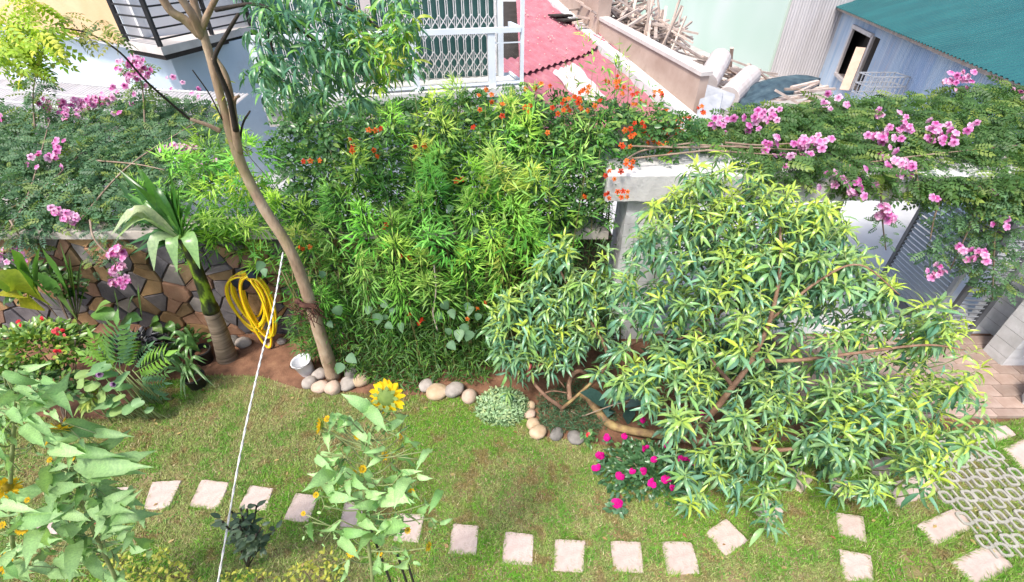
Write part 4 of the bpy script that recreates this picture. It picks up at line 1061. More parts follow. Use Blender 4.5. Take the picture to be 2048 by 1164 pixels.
# ================================================================== PINK TRUMPET VINES
def vine(name, label, poly, n, yf, thick, flowers, stems=(), nfl=(6, 10), spread=.085, size=(.15, .26), cc=(.22, .3, .06), pc=.18, yfl=-.08, dark=((.06, .145, .07), (.125, .24, .105))):
    c = np.mean(np.array(poly), 0); v0 = c[1]
    th = empty(name, Py([c], [float(yf(v0))])[0], label, 'vine', 'pink flowering vines')
    a = leaf_field(poly, n, yf, thick, size, *dark, cc, pc, T_PINN, (-.8, .35))
    cloud('foliage', T_PINN7, *a, parent=th)
    for u, v, *k in flowers:
        flower_cluster(th, FL_PINK, [P(u, v, float(yf(v))+yfl)], k[0] if k else nfl, spread, 1.05)
    for st in stems:
        MB().tube(catmull([P(*q) for q in st], 6), [.014 - .008*i/((len(st)-1)*6) for i in range((len(st)-1)*6+1)], 5).build('stem', M_VINE, th, True)
    return th
lv = lambda v: np.interp(v, [130, 200, 250, 300, 350, 400, 450, 520, 600], [8.6, 8.0, 7.1, 6.4, 5.95, 5.55, 5.3, 5.2, 5.15])
vine('pink_trumpet_vine', 'pink flowering vine heaped on the wall at the left edge of the garden', [(-260, 215), (90, 205), (150, 215), (190, 300), (180, 400), (150, 455), (60, 462), (-260, 455)], 2700, lv, .5,
     [(140, 208), (115, 215), (95, 222), (130, 225), (160, 205), (-5, 230), (105, 312), (85, 325), (118, 300), (135, 428), (120, 425), (150, 432), (20, 510, 5), (5, 490, 4), (28, 508, 3), (0, 520, 4)],
     [[(-20, 440, 5.4), (80, 380, 5.8), (170, 300, 6.5)], [(20, 460, 5.3), (60, 380, 5.8), (100, 240, 7.2)]])
vine('pink_trumpet_vine', 'pink flowering vine on the wall behind the palm crown', [(140, 205), (260, 185), (420, 195), (480, 260), (470, 330), (400, 360), (330, 430), (200, 455), (150, 440), (170, 330)], 1700, lv, .5,
     [(205, 195), (185, 200), (222, 192), (170, 210), (220, 225, 2), (365, 298), (350, 296, 3), (405, 328, 2), (395, 190, 3), (360, 170, 2), (345, 168, 2), (258, 198, 2)],
     [[(160, 440, 5.4), (260, 330, 6.1), (400, 240, 7.2)], [(180, 320, 6.3), (270, 328, 6.1), (330, 340, 6.0)]])
# sprays that stick out of it
vine('pink_vine_spray', 'upright pink spray of the wall vine, before the pale blue house wall', [(245, 120), (290, 115), (310, 175), (320, 215), (260, 215), (250, 170)], 60, lambda v: np.interp(v, [110, 215], [7.4, 7.6]), .2,
     [(265, 125, 10), (275, 140, 10), (285, 150, 8), (262, 150, 6), (290, 135, 6), (270, 165, 5), (262, 118, 6)], [[(290, 260, 7.3), (285, 180, 7.5), (268, 120, 7.4)]], pc=.5)
vine('thin_vine_spray', 'thin leafy vine shoot at the left, crossing the white cables', [(55, 140), (90, 135), (100, 200), (60, 230), (50, 180)], 45, lambda v: np.interp(v, [110, 230], [7.6, 7.4]), .15, [], [[(70, 260, 7.3), (66, 190, 7.5), (75, 130, 7.6)]])
vine('pink_vine_spray', 'drooping pink spray hanging down the stone wall beside the palm', [(165, 455), (240, 450), (255, 500), (235, 540), (190, 560), (180, 520)], 70, lambda v: np.interp(v, [450, 600], [5.22, 5.0]), .1,
     [(238, 500, 6), (232, 508, 6), (245, 512, 4), (235, 532, 8), (228, 540, 5), (240, 565, 10), (228, 567, 6), (252, 563, 5)], [[(180, 440, 5.3), (190, 480, 5.1), (235, 530, 5.0), (245, 570, 5.0)]], spread=.04, dark=((.08, .17, .1), (.14, .25, .14)), size=(.1, .18))
vine('wall_fern_vine', 'grey green vine foliage hanging over the wall coping at the left edge', [(0, 460), (85, 465), (80, 500), (40, 505), (5, 490)], 60, lambda v: v*0+5.2, .08, [], [[(20, 440, 5.3), (50, 490, 5.18)]], dark=((.07, .15, .09), (.12, .22, .13)), size=(.12, .2))

rv_ = lambda v: np.interp(v, [160, 190, 250, 300, 360, 400], [7.3, 6.9, 6.05, 5.55, 5.15, 5.05])
vine('pink_trumpet_vine', 'pink flowering vine heaped on the left part of the gateway beam', [(1390, 250), (1450, 228), (1520, 210), (1640, 200), (1700, 200), (1700, 330), (1640, 350), (1540, 330), (1500, 290), (1410, 280)], 1300, rv_, .45,
     [(1435, 250, 5), (1510, 245), (1530, 240), (1548, 233), (1455, 245, 4), (1470, 240, 3), (1550, 290, 6), (1540, 298, 4), (1600, 292), (1620, 290), (1612, 300), (1640, 292, 5), (1660, 205, 3), (1688, 212, 4), (1580, 315, 2), (1625, 285, 4)],
     [[(1400, 290, 5.6), (1500, 295, 5.5), (1600, 300, 5.5)], [(1410, 300, 5.5), (1480, 305, 5.45), (1560, 310, 5.4)], [(1450, 285, 5.6), (1530, 290, 5.6), (1650, 280, 5.7)]], dark=((.05, .12, .035), (.1, .2, .05)))
vine('pink_trumpet_vine', 'largest pink flowering vine, covering the right half of the gateway beam', [(1680, 195), (1760, 190), (1850, 192), (1910, 172), (2000, 165), (2300, 175), (2300, 380), (1960, 375), (1880, 385), (1820, 345), (1700, 350)], 3600, rv_, .5,
     [(1765, 280), (1780, 272), (1800, 256), (1810, 250, 5), (1770, 295, 4), (1890, 265), (1895, 275), (1870, 262, 4), (1945, 258, 5), (1800, 340), (1812, 336, 5), (1690, 370), (1700, 378, 4), (1725, 355, 3), (1782, 310, 3), (1915, 160, 12), (1908, 155, 8), (1925, 165, 6), (2040, 180, 3), (1766, 218, 3), (1860, 268, 3)],
     [[(1700, 330, 5.4), (1850, 310, 5.5), (2040, 290, 5.7)], [(1690, 270, 6), (1800, 260, 6.1), (1900, 250, 6.3)]], dark=((.05, .12, .035), (.1, .2, .05)))
vine('hanging_vine', 'curtain of vine with a few pink flowers hanging from the beam over the slatted gate', [(1900, 375), (2060, 360), (2060, 520), (2010, 600), (1960, 590), (1900, 520), (1850, 530), (1835, 500), (1870, 470), (1880, 420)], 420, lambda v: v*0+5.02, .16,
     [(1930, 500, 5), (1968, 508, 6), (1960, 520, 3), (1868, 535, 3), (1878, 545, 6), (2010, 440, 3), (1865, 398, 2)], [[(1960, 370, 5.1), (1940, 450, 5.05), (1900, 540, 5.05)], [(2000, 370, 5.1), (1990, 470, 5.05), (1985, 600, 5.02)], [(1890, 380, 5.1), (1870, 430, 5.06), (1860, 480, 5.04)]], spread=.05, size=(.11, .2))
vine('hanging_vine', 'single pink flowered shoot dangling in the bright gate opening', [(1740, 400), (1790, 395), (1790, 450), (1775, 520), (1745, 470)], 26, lambda v: v*0+5.05, .05,
     [(1773, 410, 5), (1765, 430, 4), (1782, 440, 5), (1772, 418, 4)], [[(1762, 350, 5.15), (1764, 430, 5.05), (1772, 500, 5.05)]], spread=.04, size=(.08, .15))

vine('hanging_vine', 'fringe of pink flowered vine draped over the beam front above the bright gate opening', [(1480, 310), (1700, 330), (1900, 350), (2060, 340), (2060, 420), (1930, 400), (1880, 385), (1840, 405), (1790, 372), (1740, 368), (1690, 385), (1640, 352), (1580, 362), (1520, 350)], 520, lambda v: v*0+5.12, .1,
     [(1690, 372, 5), (1700, 380, 4), (1665, 350, 2), (1985, 380, 3)], [[(1700, 330, 5.3), (1690, 360, 5.13), (1694, 385, 5.1)], [(1830, 330, 5.3), (1836, 370, 5.12), (1840, 400, 5.1)]], dark=((.05, .12, .035), (.1, .2, .05)))

# ================================================================== SLIM TREE
st = empty('slim_tree', G(665, 755), 'slim leaning tree with a pale brown trunk rising past the hedge', 'tree')
TY = 4.45
def Pt(u, v, y=TY): return P(u, v, y)
tr = [G(668, 757), Pt(650, 700), Pt(628, 630), Pt(605, 560), Pt(575, 490), Pt(530, 420), Pt(490, 345), Pt(466, 280), Pt(447, 215), Pt(430, 150), Pt(412, 85), Pt(398, 40), Pt(388, 5), Pt(378, -40), Pt(365, -110)]
rr_ = [.095, .082, .073, .066, .06, .054, .05, .047, .037, .036, .036, .034, .031, .028, .025]
cp_ = catmull(tr, 5); rad = np.interp(np.linspace(0, 1, len(cp_)), np.linspace(0, 1, len(rr_)), rr_)
MB().tube(cp_, list(rad*np.array([1+rnd.uniform(-.05, .07) for _ in cp_])), 14).build('trunk', M_BARK, st, True)
def branch(name, pts, r0, r1, m, n=8, parent=st):
    q = catmull(pts, 6); return MB().tube(q, [r0+(r1-r0)*i/(len(q)-1) for i in range(len(q))], n).build(name, m, parent, True)
branch('limb', [Pt(400, 70), Pt(370, 40, 4.4), Pt(340, 20, 4.35), Pt(310, -30, 4.3)], .04, .03, M_BARK)
branch('limb', [Pt(405, 75), Pt(385, 30, 4.35), Pt(362, -5, 4.3), Pt(345, -50, 4.25)], .036, .028, M_BARK)
branch('limb', [Pt(402, 60), Pt(415, 30, 4.35), Pt(440, -20, 4.25)], .03, .02, M_BARK)
branch('limb', [Pt(478, 305), Pt(470, 255, 4.4), Pt(462, 200, 4.4), Pt(450, 150, 4.4), Pt(428, 115, 4.4)], .04, .026, M_BARK)
branch('dead_branch', [Pt(472, 262, 4.36), Pt(458, 195, 4.3), Pt(436, 140, 4.25), Pt(430, 112, 4.22), Pt(455, 65, 4.2), Pt(477, 28, 4.15)], .026, .012, M_BARKD)
branch('twig_stub', [Pt(468, 235), Pt(470, 200, 4.4), Pt(478, 192, 4.35)], .016, .012, M_BARK)
branch('twig_stub', [Pt(478, 300), Pt(485, 250, 4.4), Pt(500, 222, 4.35)], .012, .008, M_BARKD)
branch('limb', [Pt(440, 262), Pt(415, 250, 4.4), Pt(380, 238, 4.35)], .024, .014, M_BARK)
branch('bare_branch', [Pt(380, 239, 4.35), Pt(340, 205, 4.25), Pt(290, 160, 4.1), Pt(240, 105, 4.0), Pt(180, 68, 3.95), Pt(120, 55, 3.9)], .011, .005, M_BARKD)
branch('thin_twig', [Pt(385, 140, 4.3), Pt(420, 190, 4.38), Pt(445, 240, 4.42)], .005, .007, M_BARKD)
fb = MB()
fp = Pt(612, 610, 4.38)
for i in range(46):
    a = rnd.uniform(0, 6.28); z = rnd.uniform(-.1, .08); r = .1
    s = fp + Vector((r*math.cos(a), .05+r*math.sin(a), z)); fb.tube([s, s+Vector((rnd.uniform(-.1, .1), rnd.uniform(-.08, .02), rnd.uniform(-.12, .05))), s+Vector((rnd.uniform(-.16, .16), rnd.uniform(-.1, 0), rnd.uniform(-.2, .05)))], .006, 4)
fb.tube(catmull([fp+Vector((-.09, 0, .07)), fp+Vector((0, -.06, .04)), fp+Vector((.1, 0, -.02))], 5), .035, 6).build('root_fibre', mat('root_fibre', [(.3, (.06, .025, .02)), (.7, (.13, .06, .04))], 12, .95, .4), st, True)
def tips_cloud(tips, nper, T, size, ca, cb, cc, pc, rad=.16, upb=.2):
    pos, d, up = [], [], []
    for p in tips:
        n = nper + rnd.randint(-2, 3)
        az = rng.uniform(0, 6.28, n); el = rng.normal(upb, .45, n)
        dd = np.stack([np.cos(az)*np.cos(el), np.sin(az)*np.cos(el), np.sin(el)], 1)
        pos.append(np.array(p) + dd*rng.uniform(0, rad*.3, (n, 1))); d.append(dd - np.array((0, 0, .15))); up.append(norm(UPV + rng.normal(0, .4, (n, 3)) + np.array((0, -.3, 0))))
    pos, d, up = map(np.concatenate, (pos, d, up)); n = len(pos)
    return pos, norm(d), up, rng.uniform(*size, n), cols(n, ca, cb, cc, pc)
# left yellow green pinnate spray
a1 = [Pt(*q, y) for q, y in [((u, v), y) for u, v, y in [(20+rnd.uniform(-60, 100), 66+rnd.gauss(0, 34), rnd.uniform(3.7, 4.05)) for _ in range(30)]]]
A1 = tips_cloud(a1, 5, T_PINN7, (.12, .2), (.24, .42, .03), (.42, .56, .05), (.6, .62, .07), .3, upb=-.2)
a1b = [Pt(u, v, 4.0) for u, v in [(150, 40), (170, 55), (200, 50), (215, 60), (235, 60), (205, 40), (240, 78), (120, 30), (160, 75), (95, 95), (75, 120), (40, 130)]]
A1b = tips_cloud(a1b, 3, T_PINN, (.1, .17), (.1, .17, .05), (.2, .26, .05), (.34, .32, .06), .3, upb=-.2)
pc_ = [np.concatenate([A1[i], A1b[i]]) for i in range(5)]
cloud('left_spray_foliage', T_PINN7, *pc_, parent=st)
# top centre: long glossy leaflets, blue green, with yellow green young ends at the right
top = [(u, v) for u, v in sample_poly([(480, -40), (840, -40), (830, 60), (850, 140), (760, 200), (640, 230), (520, 215), (480, 150), (500, 60)], 150)] + [(u, v) for u, v in sample_poly([(500, -20), (700, -20), (720, 120), (640, 220), (520, 200)], 60)]
a2 = [Pt(u, v, rnd.uniform(3.85, 4.7)) for u, v in top]
A2 = tips_cloud(a2, 9, T_PEACH, (.09, .19), (.045, .15, .085), (.14, .31, .18), (.2, .42, .07), .25, upb=-.15)
a3 = [Pt(u, v, rnd.uniform(3.8, 4.5)) for u, v in sample_poly([(700, -10), (830, 20), (850, 110), (800, 170), (740, 180), (700, 110)], 34)]
A3 = tips_cloud(a3, 10, T_PEACH, (.08, .16), (.14, .38, .05), (.3, .52, .05), (.42, .45, .06), .4, upb=0)
a4 = [Pt(u, v, 4.5) for u, v in ((450, 165), (460, 190), (445, 230), (455, 270), (470, 320), (430, 205), (420, 215), (470, 340), (455, 300))]
A4 = tips_cloud(a4, 6, T_PEACH, (.06, .12), (.25, .36, .04), (.38, .42, .05), (.42, .45, .06), .4)
allA = [np.concatenate([A2[i], A3[i], A4[i]]) for i in range(5)]
N = len(allA[0]); pv = proj(allA[0]); near = np.argsort(depth(allA[0])/allA[3] + 99*((pv[:, 1] < 0) | (pv[:, 0] < 0)))
sel = near[:300]; rest = near[300:]
solo_leaves(st, T_PEACH, *[q[sel] for q in allA], material=GLOSS)
cloud('crown', T_PEACH, *[q[rest] for q in allA], parent=st, material=GLOSS)
for q in ([Pt(430, 20, 4.2), Pt(520, 10, 4.2), Pt(600, 60, 4.2), Pt(680, 120, 4.2)], [Pt(440, -20, 4.25), Pt(600, -20, 4.2), Pt(720, 30, 4.2), Pt(800, 90, 4.2)], [Pt(520, 10, 4.2), Pt(540, 80, 4.3), Pt(560, 160, 4.3)]):
    branch('twig', q, .016, .006, M_BARKD)

# ================================================================== PEACH TREE
pt = empty('peach_tree', G(1168, 802), 'large peach tree with drooping blue green leaves, yellow tips and a low crooked trunk', 'tree')
py = lambda v: np.interp(v, [300, 330, 500, 700, 850, 1000, 1040], [4.4, 4.3, 3.75, 3.2, 2.7, 2.35, 2.25])
def pp_(u, v, dy=0): return P(u, v, float(py(v))+dy)
t0 = G(1166, 800); lo = P(1360, 878, 3.25); 
branch('trunk', [t0, t0+Vector((.03, -.06, .16)), P(1211, 842, 3.7), P(1252, 859, 3.55), P(1325, 871, 3.35), lo], .06, .045, M_LIMB, 12, pt)
branch('limb', [lo, P(1420, 830, 3.3), P(1466, 772, 3.35), P(1502, 722, 3.45), P(1540, 640, 3.6), P(1560, 540, 3.8), P(1560, 450, 4.1)], .042, .012, M_PEACH, 9, pt)
branch('limb', [lo, P(1450, 890, 3.0), P(1560, 900, 2.9), P(1660, 880, 2.9), P(1760, 850, 2.9)], .035, .008, M_PEACH, 8, pt)
branch('limb', [P(1502, 722, 3.45), P(1600, 720, 3.4), P(1720, 705, 3.35), P(1850, 690, 3.3), P(1930, 700, 3.2)], .024, .007, M_PEACH, 8, pt)
branch('limb', [P(1466, 772, 3.35), P(1400, 690, 3.7), P(1412, 645, 3.8), P(1450, 610, 3.85), P(1440, 520, 4.0), P(1420, 430, 4.2)], .026, .007, M_PEACH, 8, pt)
branch('limb', [t0+Vector((0, .05, .1)), P(1215, 720, 4.0), P(1180, 640, 4.15), P(1130, 560, 4.3), P(1110, 510, 4.35)], .03, .007, M_PEACH, 8, pt)
branch('limb', [P(1215, 720, 4.0), P(1280, 680, 3.95), P(1350, 680, 3.8), P(1410, 650, 3.8)], .022, .01, M_PEACH, 8, pt)
branch('limb', [P(1540, 640, 3.6), P(1640, 560, 3.7), P(1720, 530, 3.7), P(1800, 590, 3.5)], .016, .006, M_PEACH, 7, pt)
gb_ = G(1122, 828)
branch('pruned_stem', [gb_, gb_+Vector((0, 0, .12)), P(1095, 795, 3.85), P(1070, 768, 3.95), P(1055, 735, 4.0)], .032, .018, M_PEACH, 8, pt)
branch('pruned_stem', [gb_+Vector((0, 0, .1)), P(1150, 795, 3.8), P(1182, 766, 3.8)], .022, .016, M_LIMB, 8, pt)
branch('pruned_stem', [P(1140, 800, 3.9), P(1138, 770, 4.05), P(1145, 750, 4.1), P(1158, 742, 4.15), P(1172, 748, 4.2)], .034, .026, M_PEACH, 8, pt)
branch('twig', [P(1142, 822, 3.85), P(1162, 832, 3.8), P(1185, 825, 3.75), P(1220, 812, 3.7), P(1258, 802, 3.65)], .011, .006, M_VINE, 6, pt)
branch('twig', [P(1080, 790, 3.9), P(1105, 782, 3.95), P(1135, 786, 3.95)], .013, .009, M_PEACH, 6, pt)
branch('twig', [P(1130, 775, 3.95), P(1105, 745, 4.0), P(1090, 728, 4.0), P(1062, 737, 4.0)], .01, .007, M_PEACH, 6, pt)
MB().tube([P(1055, 752, 3.96), P(1058, 738, 3.97), P(1061, 728, 3.98)], .022, 7).build('red_bud', mat('red_bud', [(.3, (.4, .06, .06)), (.7, (.55, .16, .14))], 9, .7, .1), pt, True)
LEFTP = [(985, 640), (1000, 590), (1060, 540), (1090, 490), (1135, 485), (1170, 535), (1222, 495), (1222, 600), (1215, 690), (1130, 700), (1040, 740), (990, 690)]
RIGHTP = [(1255, 470), (1300, 400), (1350, 360), (1400, 315), (1500, 335), (1600, 380), (1690, 415), (1715, 480), (1790, 545), (1870, 610), (1950, 670), (1985, 760), (1930, 830), (1885, 920), (1780, 975), (1730, 950), (1660, 900), (1570, 985), (1500, 1000), (1440, 975), (1390, 985),
          (1350, 940), (1345, 850), (1260, 770), (1180, 740), (1225, 640), (1245, 560)]
hand = [(1015, 785), (1045, 650), (1100, 500), (1045, 700), (1130, 730), (1200, 740), (1235, 790), (1090, 590), (1160, 560), (1205, 510), (1020, 600), (1085, 655), (1150, 640), (1360, 840), (1400, 760), (1370, 950), (1400, 1000), (1480, 690), (1490, 620), (1540, 985), (1440, 950), (1555, 1010),
        (1700, 975), (1740, 980), (1900, 905), (1880, 915), (1960, 850), (1975, 800), (1955, 700), (1940, 660), (1910, 610), (1880, 600), (1640, 395), (1660, 420), (1580, 380), (1600, 400), (1545, 375), (1270, 620), (1265, 520), (1280, 450), (1330, 440), (1850, 930), (1300, 800), (1230, 700), (1385, 1005), (1400, 985), (1545, 1025), (1700, 990), (1750, 985), (1765, 960), (1905, 935), (1935, 890), (1990, 850), (1880, 950), (1900, 640), (1935, 640), (1500, 325), (1450, 300), (1390, 320), (1520, 340), (1100, 485), (1130, 470), (1215, 495)]
L1 = sample_poly(LEFTP, 120); R1 = np.concatenate([sample_poly(RIGHTP, 560), sample_poly([(1260, 480), (1350, 370), (1500, 340), (1690, 420), (1760, 560), (1560, 620), (1300, 620)], 120)])
hole = lambda u, v: 1540 < u < 1830 and 600 < v < 760
pale = lambda u, v: 1215 < u < 1350 and 415 < v < 690
R1 = np.array([q for q in R1 if not ((hole(*q) and rng.random() < .55) or (pale(*q) and rng.random() < .6) or (q[1] > 880 and rng.random() < .3))])
tips_px = [(u, v, -.05) for u, v in hand] + [(u, v, rnd.uniform(0, .25)) for u, v in L1] + [(u, v, rnd.uniform(0, .6)) for u, v in R1]
pos, dr, ups, sc, cl = [], [], [], [], []
tw = MB()
for u, v, dy in tips_px:
    left = u < 1240
    tip = P(u, v, (float(np.interp(v, [480, 600, 800], [4.3, 4.1, 3.8])) if left else float(py(v))) + dy)
    ax = Vector((rnd.gauss(0, .35) + (.25 if u > 1750 else 0), rnd.gauss(-.2, .3), 1.0)).normalized()
    n = rnd.randint(13, 21); L = rnd.uniform(.12, .4)
    t = np.sort(rng.random(n)); az = np.arange(n)*2.4 + rng.uniform(0, 6); 
    el = np.interp(t, [0, .15, .5, 1], [1.2, .6, .1, -.4]) + rng.normal(0, .3, n)
    out = np.stack([np.cos(az), np.sin(az), np.zeros(n)], 1)
    A = np.array(tip) - t[:, None]*np.array(ax)*L
    d = norm(out*np.cos(el)[:, None] + UPV*np.sin(el)[:, None] + np.array(ax)*.15)
    pos.append(A); dr.append(d); ups.append(norm(UPV + np.array(ax)*.3 + rng.normal(0, .4, (n, 3))))
    sc.append(rng.uniform(.85, 1.15, n)*np.interp(t, [0, .25, 1], [.1, .185, .235])*rnd.uniform(.75, 1.15))
    young = min(1, max(0, rnd.gauss(.48, .32) + (.35 if (v < 450 or u > 1780) else 0)))
    c = cols(n, (.075, .21, .135), (.19, .38, .25), (.22, .42, .12), .25, .2)
    w = np.clip(young*np.interp(t, [0, .35, .75], [1.2, .8, 0]) + rng.normal(0, .1, n), 0, .95)[:, None]
    cl.append(c*(1-w) + np.array((.48, .6, .07))*w*rng.uniform(.85, 1.1, (n, 1)))
    tw.tube([tip, tip - ax*L, tip - ax*L + Vector((rnd.uniform(-.1, .1), rnd.uniform(0, .15), -rnd.uniform(.1, .22)))], [.003, .005, .007], 4)
tw.build('twigs', M_STEM, pt, True)['kind'] = 'stuff'
allp = [np.concatenate(q) for q in (pos, dr, ups, sc, cl)]
pv = proj(allp[0]); order = np.argsort(depth(allp[0])/allp[3]); sel, rest = order[:300], order[300:]
solo_leaves(pt, T_PEACH, *[q[sel] for q in allp], material=GLOSS, ncol=7)
cloud('crown', T_PEACH, *[q[rest] for q in allp], parent=pt, material=GLOSS)

# ================================================================== PALM LIKE PLANT
def strap(parent, pts, w, col, name='leaf', material=GLOSS, fold=.25, taper=.12):
    """one strap leaf along a curve, its width in metres"""
    q = catmull(pts, 4); n = len(q); V = []; F = []
    for i, p in enumerate(q):
        t = i/(n-1); d = (q[min(i+1, n-1)]-q[max(i-1, 0)]).normalized()
        s = d.cross(Vector((0, -.5, 1))).normalized(); up = s.cross(d).normalized()
        h = w/2*(taper + (1-taper)*min(1, t*3.2))*min(1, (1-t)*2.6+.02)
        V += [p - s*h + up*fold*h, p, p + s*h + up*fold*h]
    for i in range(n-1):
        a = 3*i; F += [(a, a+1, a+4, a+3), (a+1, a+2, a+5, a+4)]
    C = np.broadcast_to(np.array(col)*rnd.uniform(.9, 1.1), (len(V), 3))
    return link(name, mesh_np(name, np.array([tuple(v) for v in V]), [np.array(F)], material, C, True), parent)
pl = empty('palm', G(455, 715), 'palm with ringed brown foot, mossy green shaft and drooping strap leaves before the wall', 'palm')
PYY = 4.86
pb = [G(455, 716), P(447, 690, PYY), P(436, 655, PYY), P(423, 622, PYY), P(412, 590, PYY), P(396, 545, PYY), P(380, 505, PYY), P(366, 478, PYY)]
q = catmull(pb[:4], 8); rads = []
for i in range(len(q)):
    t = i/(len(q)-1); rads.append((.142 - .045*t**.6)*(1.035 if i % 2 else .99))
MB().tube(q, rads, 18).build('ringed_foot', M_PALMB, pl, True)
q = catmull(pb[3:], 6); MB().tube(q, [.092 - .04*i/(len(q)-1) + (.012 if i < 3 else 0) for i in range(len(q))], 16).build('green_shaft', M_PALMG, pl, True)
cr_ = (362, 478)
D, Lg, Pl_ = (.03, .11, .02), (.12, .27, .05), (.42, .5, .28)
for tip, ctl, w, c, y1 in (
    ((238, 338), (300, 410), .10, D, 5.1), ((222, 346), (285, 420), .08, D, 5.1), ((258, 350), (310, 415), .11, (.05, .16, .02), 5.0), ((282, 338), (320, 405), .1, (.06, .19, .02), 4.95), ((305, 372), (335, 420), .11, (.05, .16, .02), 4.9),
    ((330, 370), (345, 425), .1, D, 4.95), ((350, 395), (352, 430), .09, (.05, .16, .02), 4.95), ((268, 320), (310, 400), .05, (.08, .2, .03), 5.1),
    ((222, 470), (275, 424), .1, Pl_, 4.6), ((232, 478), (290, 432), .09, (.3, .42, .16), 4.6), ((250, 445), (285, 418), .08, (.4, .46, .25), 4.6),
    ((308, 542), (312, 478), .12, (.3, .42, .22), 4.55), ((355, 546), (345, 480), .11, (.22, .38, .14), 4.5), ((400, 538), (378, 474), .12, (.2, .36, .12), 4.5),
    ((402, 425), (385, 440), .07, (.09, .22, .04), 4.75), ((396, 452), (385, 455), .07, (.12, .26, .05), 4.7), ((262, 508), (310, 485), .09, D, 4.75), ((250, 492), (310, 470), .09, D, 4.85), ((290, 520), (320, 490), .08, (.04, .13, .02), 4.7), ((275, 500), (320, 478), .08, D, 4.8), ((200, 440), (290, 440), .04, D, 4.9)):
    a = P(cr_[0], cr_[1], PYY); b = P(ctl[0], ctl[1], (PYY+y1)/2); e = P(tip[0], tip[1], y1)
    strap(pl, [a, b, e], w*(1.3 if c != D else .95), c)
    if c == D: strap(pl, [a+Vector((.02, .03, .01)), b+Vector((.05, .04, .03)), e+Vector((rnd.uniform(.05, .16), .05, rnd.uniform(-.08, .1)))], w*1.1, (.06, .17, .025))

for k in range(16):                                   # narrow dark blades between the broad ones
    tu, tv = rnd.uniform(215, 405), rnd.uniform(330, 440); 
    strap(pl, [P(cr_[0]+rnd.uniform(-6, 6), cr_[1]-2, PYY), P((cr_[0]+tu)/2, (cr_[1]+tv)/2-rnd.uniform(5, 25), PYY), P(tu, tv, PYY+rnd.uniform(-.15, .3))], rnd.uniform(.05, .085), (.035, .13, .02) if k % 3 else (.1, .26, .04))
# ================================================================== HOSE, ROPE, BUCKET, ROCKS
HYY = 5.22
hk = empty('hose_holder', P(500, 548, HYY), 'dark blue plastic hose holder fixed on the stone wall', 'hose holder')
hp = P(492, 552, HYY+.06)
MB().tube([hp+Vector((.0, .12, 0)), hp+Vector((0, -.14, 0))], .085, 12).tube([hp+Vector((.0, -.13, .0)), hp+Vector((0, -.17, 0))], .12, 14).build('reel', M_HOOK, hk, True)
MB().box(P(505, 546, HYY-.1), (.1, .1, .1)).build('bracket', M_HOOK, hk)
pts = []
for i in range(12):
    top = hp.z + .1 + rnd.uniform(-.015, .03); a = (.25 if i < 8 else .18) + rnd.uniform(-.06, .05); dz = (.46 if i < 8 else .62) + rnd.uniform(-.1, .09); cx = hp.x + .03 + (.09 if i >= 8 else 0) + rnd.uniform(-.03, .05); yy = HYY - .04 + rnd.uniform(-.09, .04)
    for k in range(14):
        t = 2*math.pi*k/14; zz = top - dz*(1-math.cos(t)); skew = -.03*(1-math.cos(t))
        pts.append(Vector((cx - a*math.sin(t)*(1-.25*math.cos(t)*-1) + skew*.9, yy - .03*math.sin(t*.5), zz)))
hq = catmull(pts, 3)
hs = empty('garden_hose', P(492, 600, HYY), 'yellow garden hose with an orange stripe hanging in coils on the wall', 'hose')
MB().tube(hq, .0175, 8).build('hose_coil', M_HOSE, hs, True)
off = []
for i, p in enumerate(hq):
    d = (hq[min(i+1, len(hq)-1)]-hq[max(i-1, 0)]).normalized(); s = d.cross(Vector((0, -1, .3))).normalized()
    o_ = (Vector((0, -1, .5)).normalized() + s*(.9*math.sin(i*.05))).normalized(); off.append(p + o_*.0155)
MB().tube(off, .005, 5).build('stripe', M_ORANGE, hs, True)
ra_ = catmull([P(566, 505, 4.36), P(545, 625, 3.75), P(521, 720, 3.25), P(481, 905, 2.5), P(436, 1164, 1.75), P(405, 1330, 1.4)], 24)
rb_ = MB()
for k in range(2):
    tw_ = []
    for i, p in enumerate(ra_):
        d = (ra_[min(i+1, len(ra_)-1)]-ra_[max(i-1, 0)]).normalized(); s = d.orthogonal().normalized(); b = d.cross(s); a = i*1.05 + k*math.pi
        tw_.append(p + (s*math.cos(a)+b*math.sin(a))*.0042)
    rb_.tube(tw_, .0062, 6)
o = rb_.build('rope', M_ROPE, None, True); tag(o, 'white twisted rope stretched from the slim tree trunk down towards the viewer', 'rope')
bk = empty('bucket', G(615, 746), 'small white plastic bucket tipped slightly beside the slim tree trunk', 'bucket')
MT = Matrix.Translation(G(617, 745)) @ Matrix.Rotation(math.radians(-7), 4, 'Y') @ Matrix.Rotation(math.radians(6), 4, 'X') @ Matrix.Scale(1.2, 4)
MB().lathe([(0, .004), (.078, .004), (.082, .02), (.105, .205), (.116, .21), (.116, .222), (.104, .222), (.101, .2), (.078, .018), (0, .015)], 24, MT).build('pail', M_BUCK, bk, True)
MB().tube([MT @ Vector((.116*math.cos(a), .116*math.sin(a)*.9-.03, .2 - .05*math.sin(a))) for a in np.linspace(0, -math.pi, 14)], .004, 5).build('handle', M_POT, bk, True)
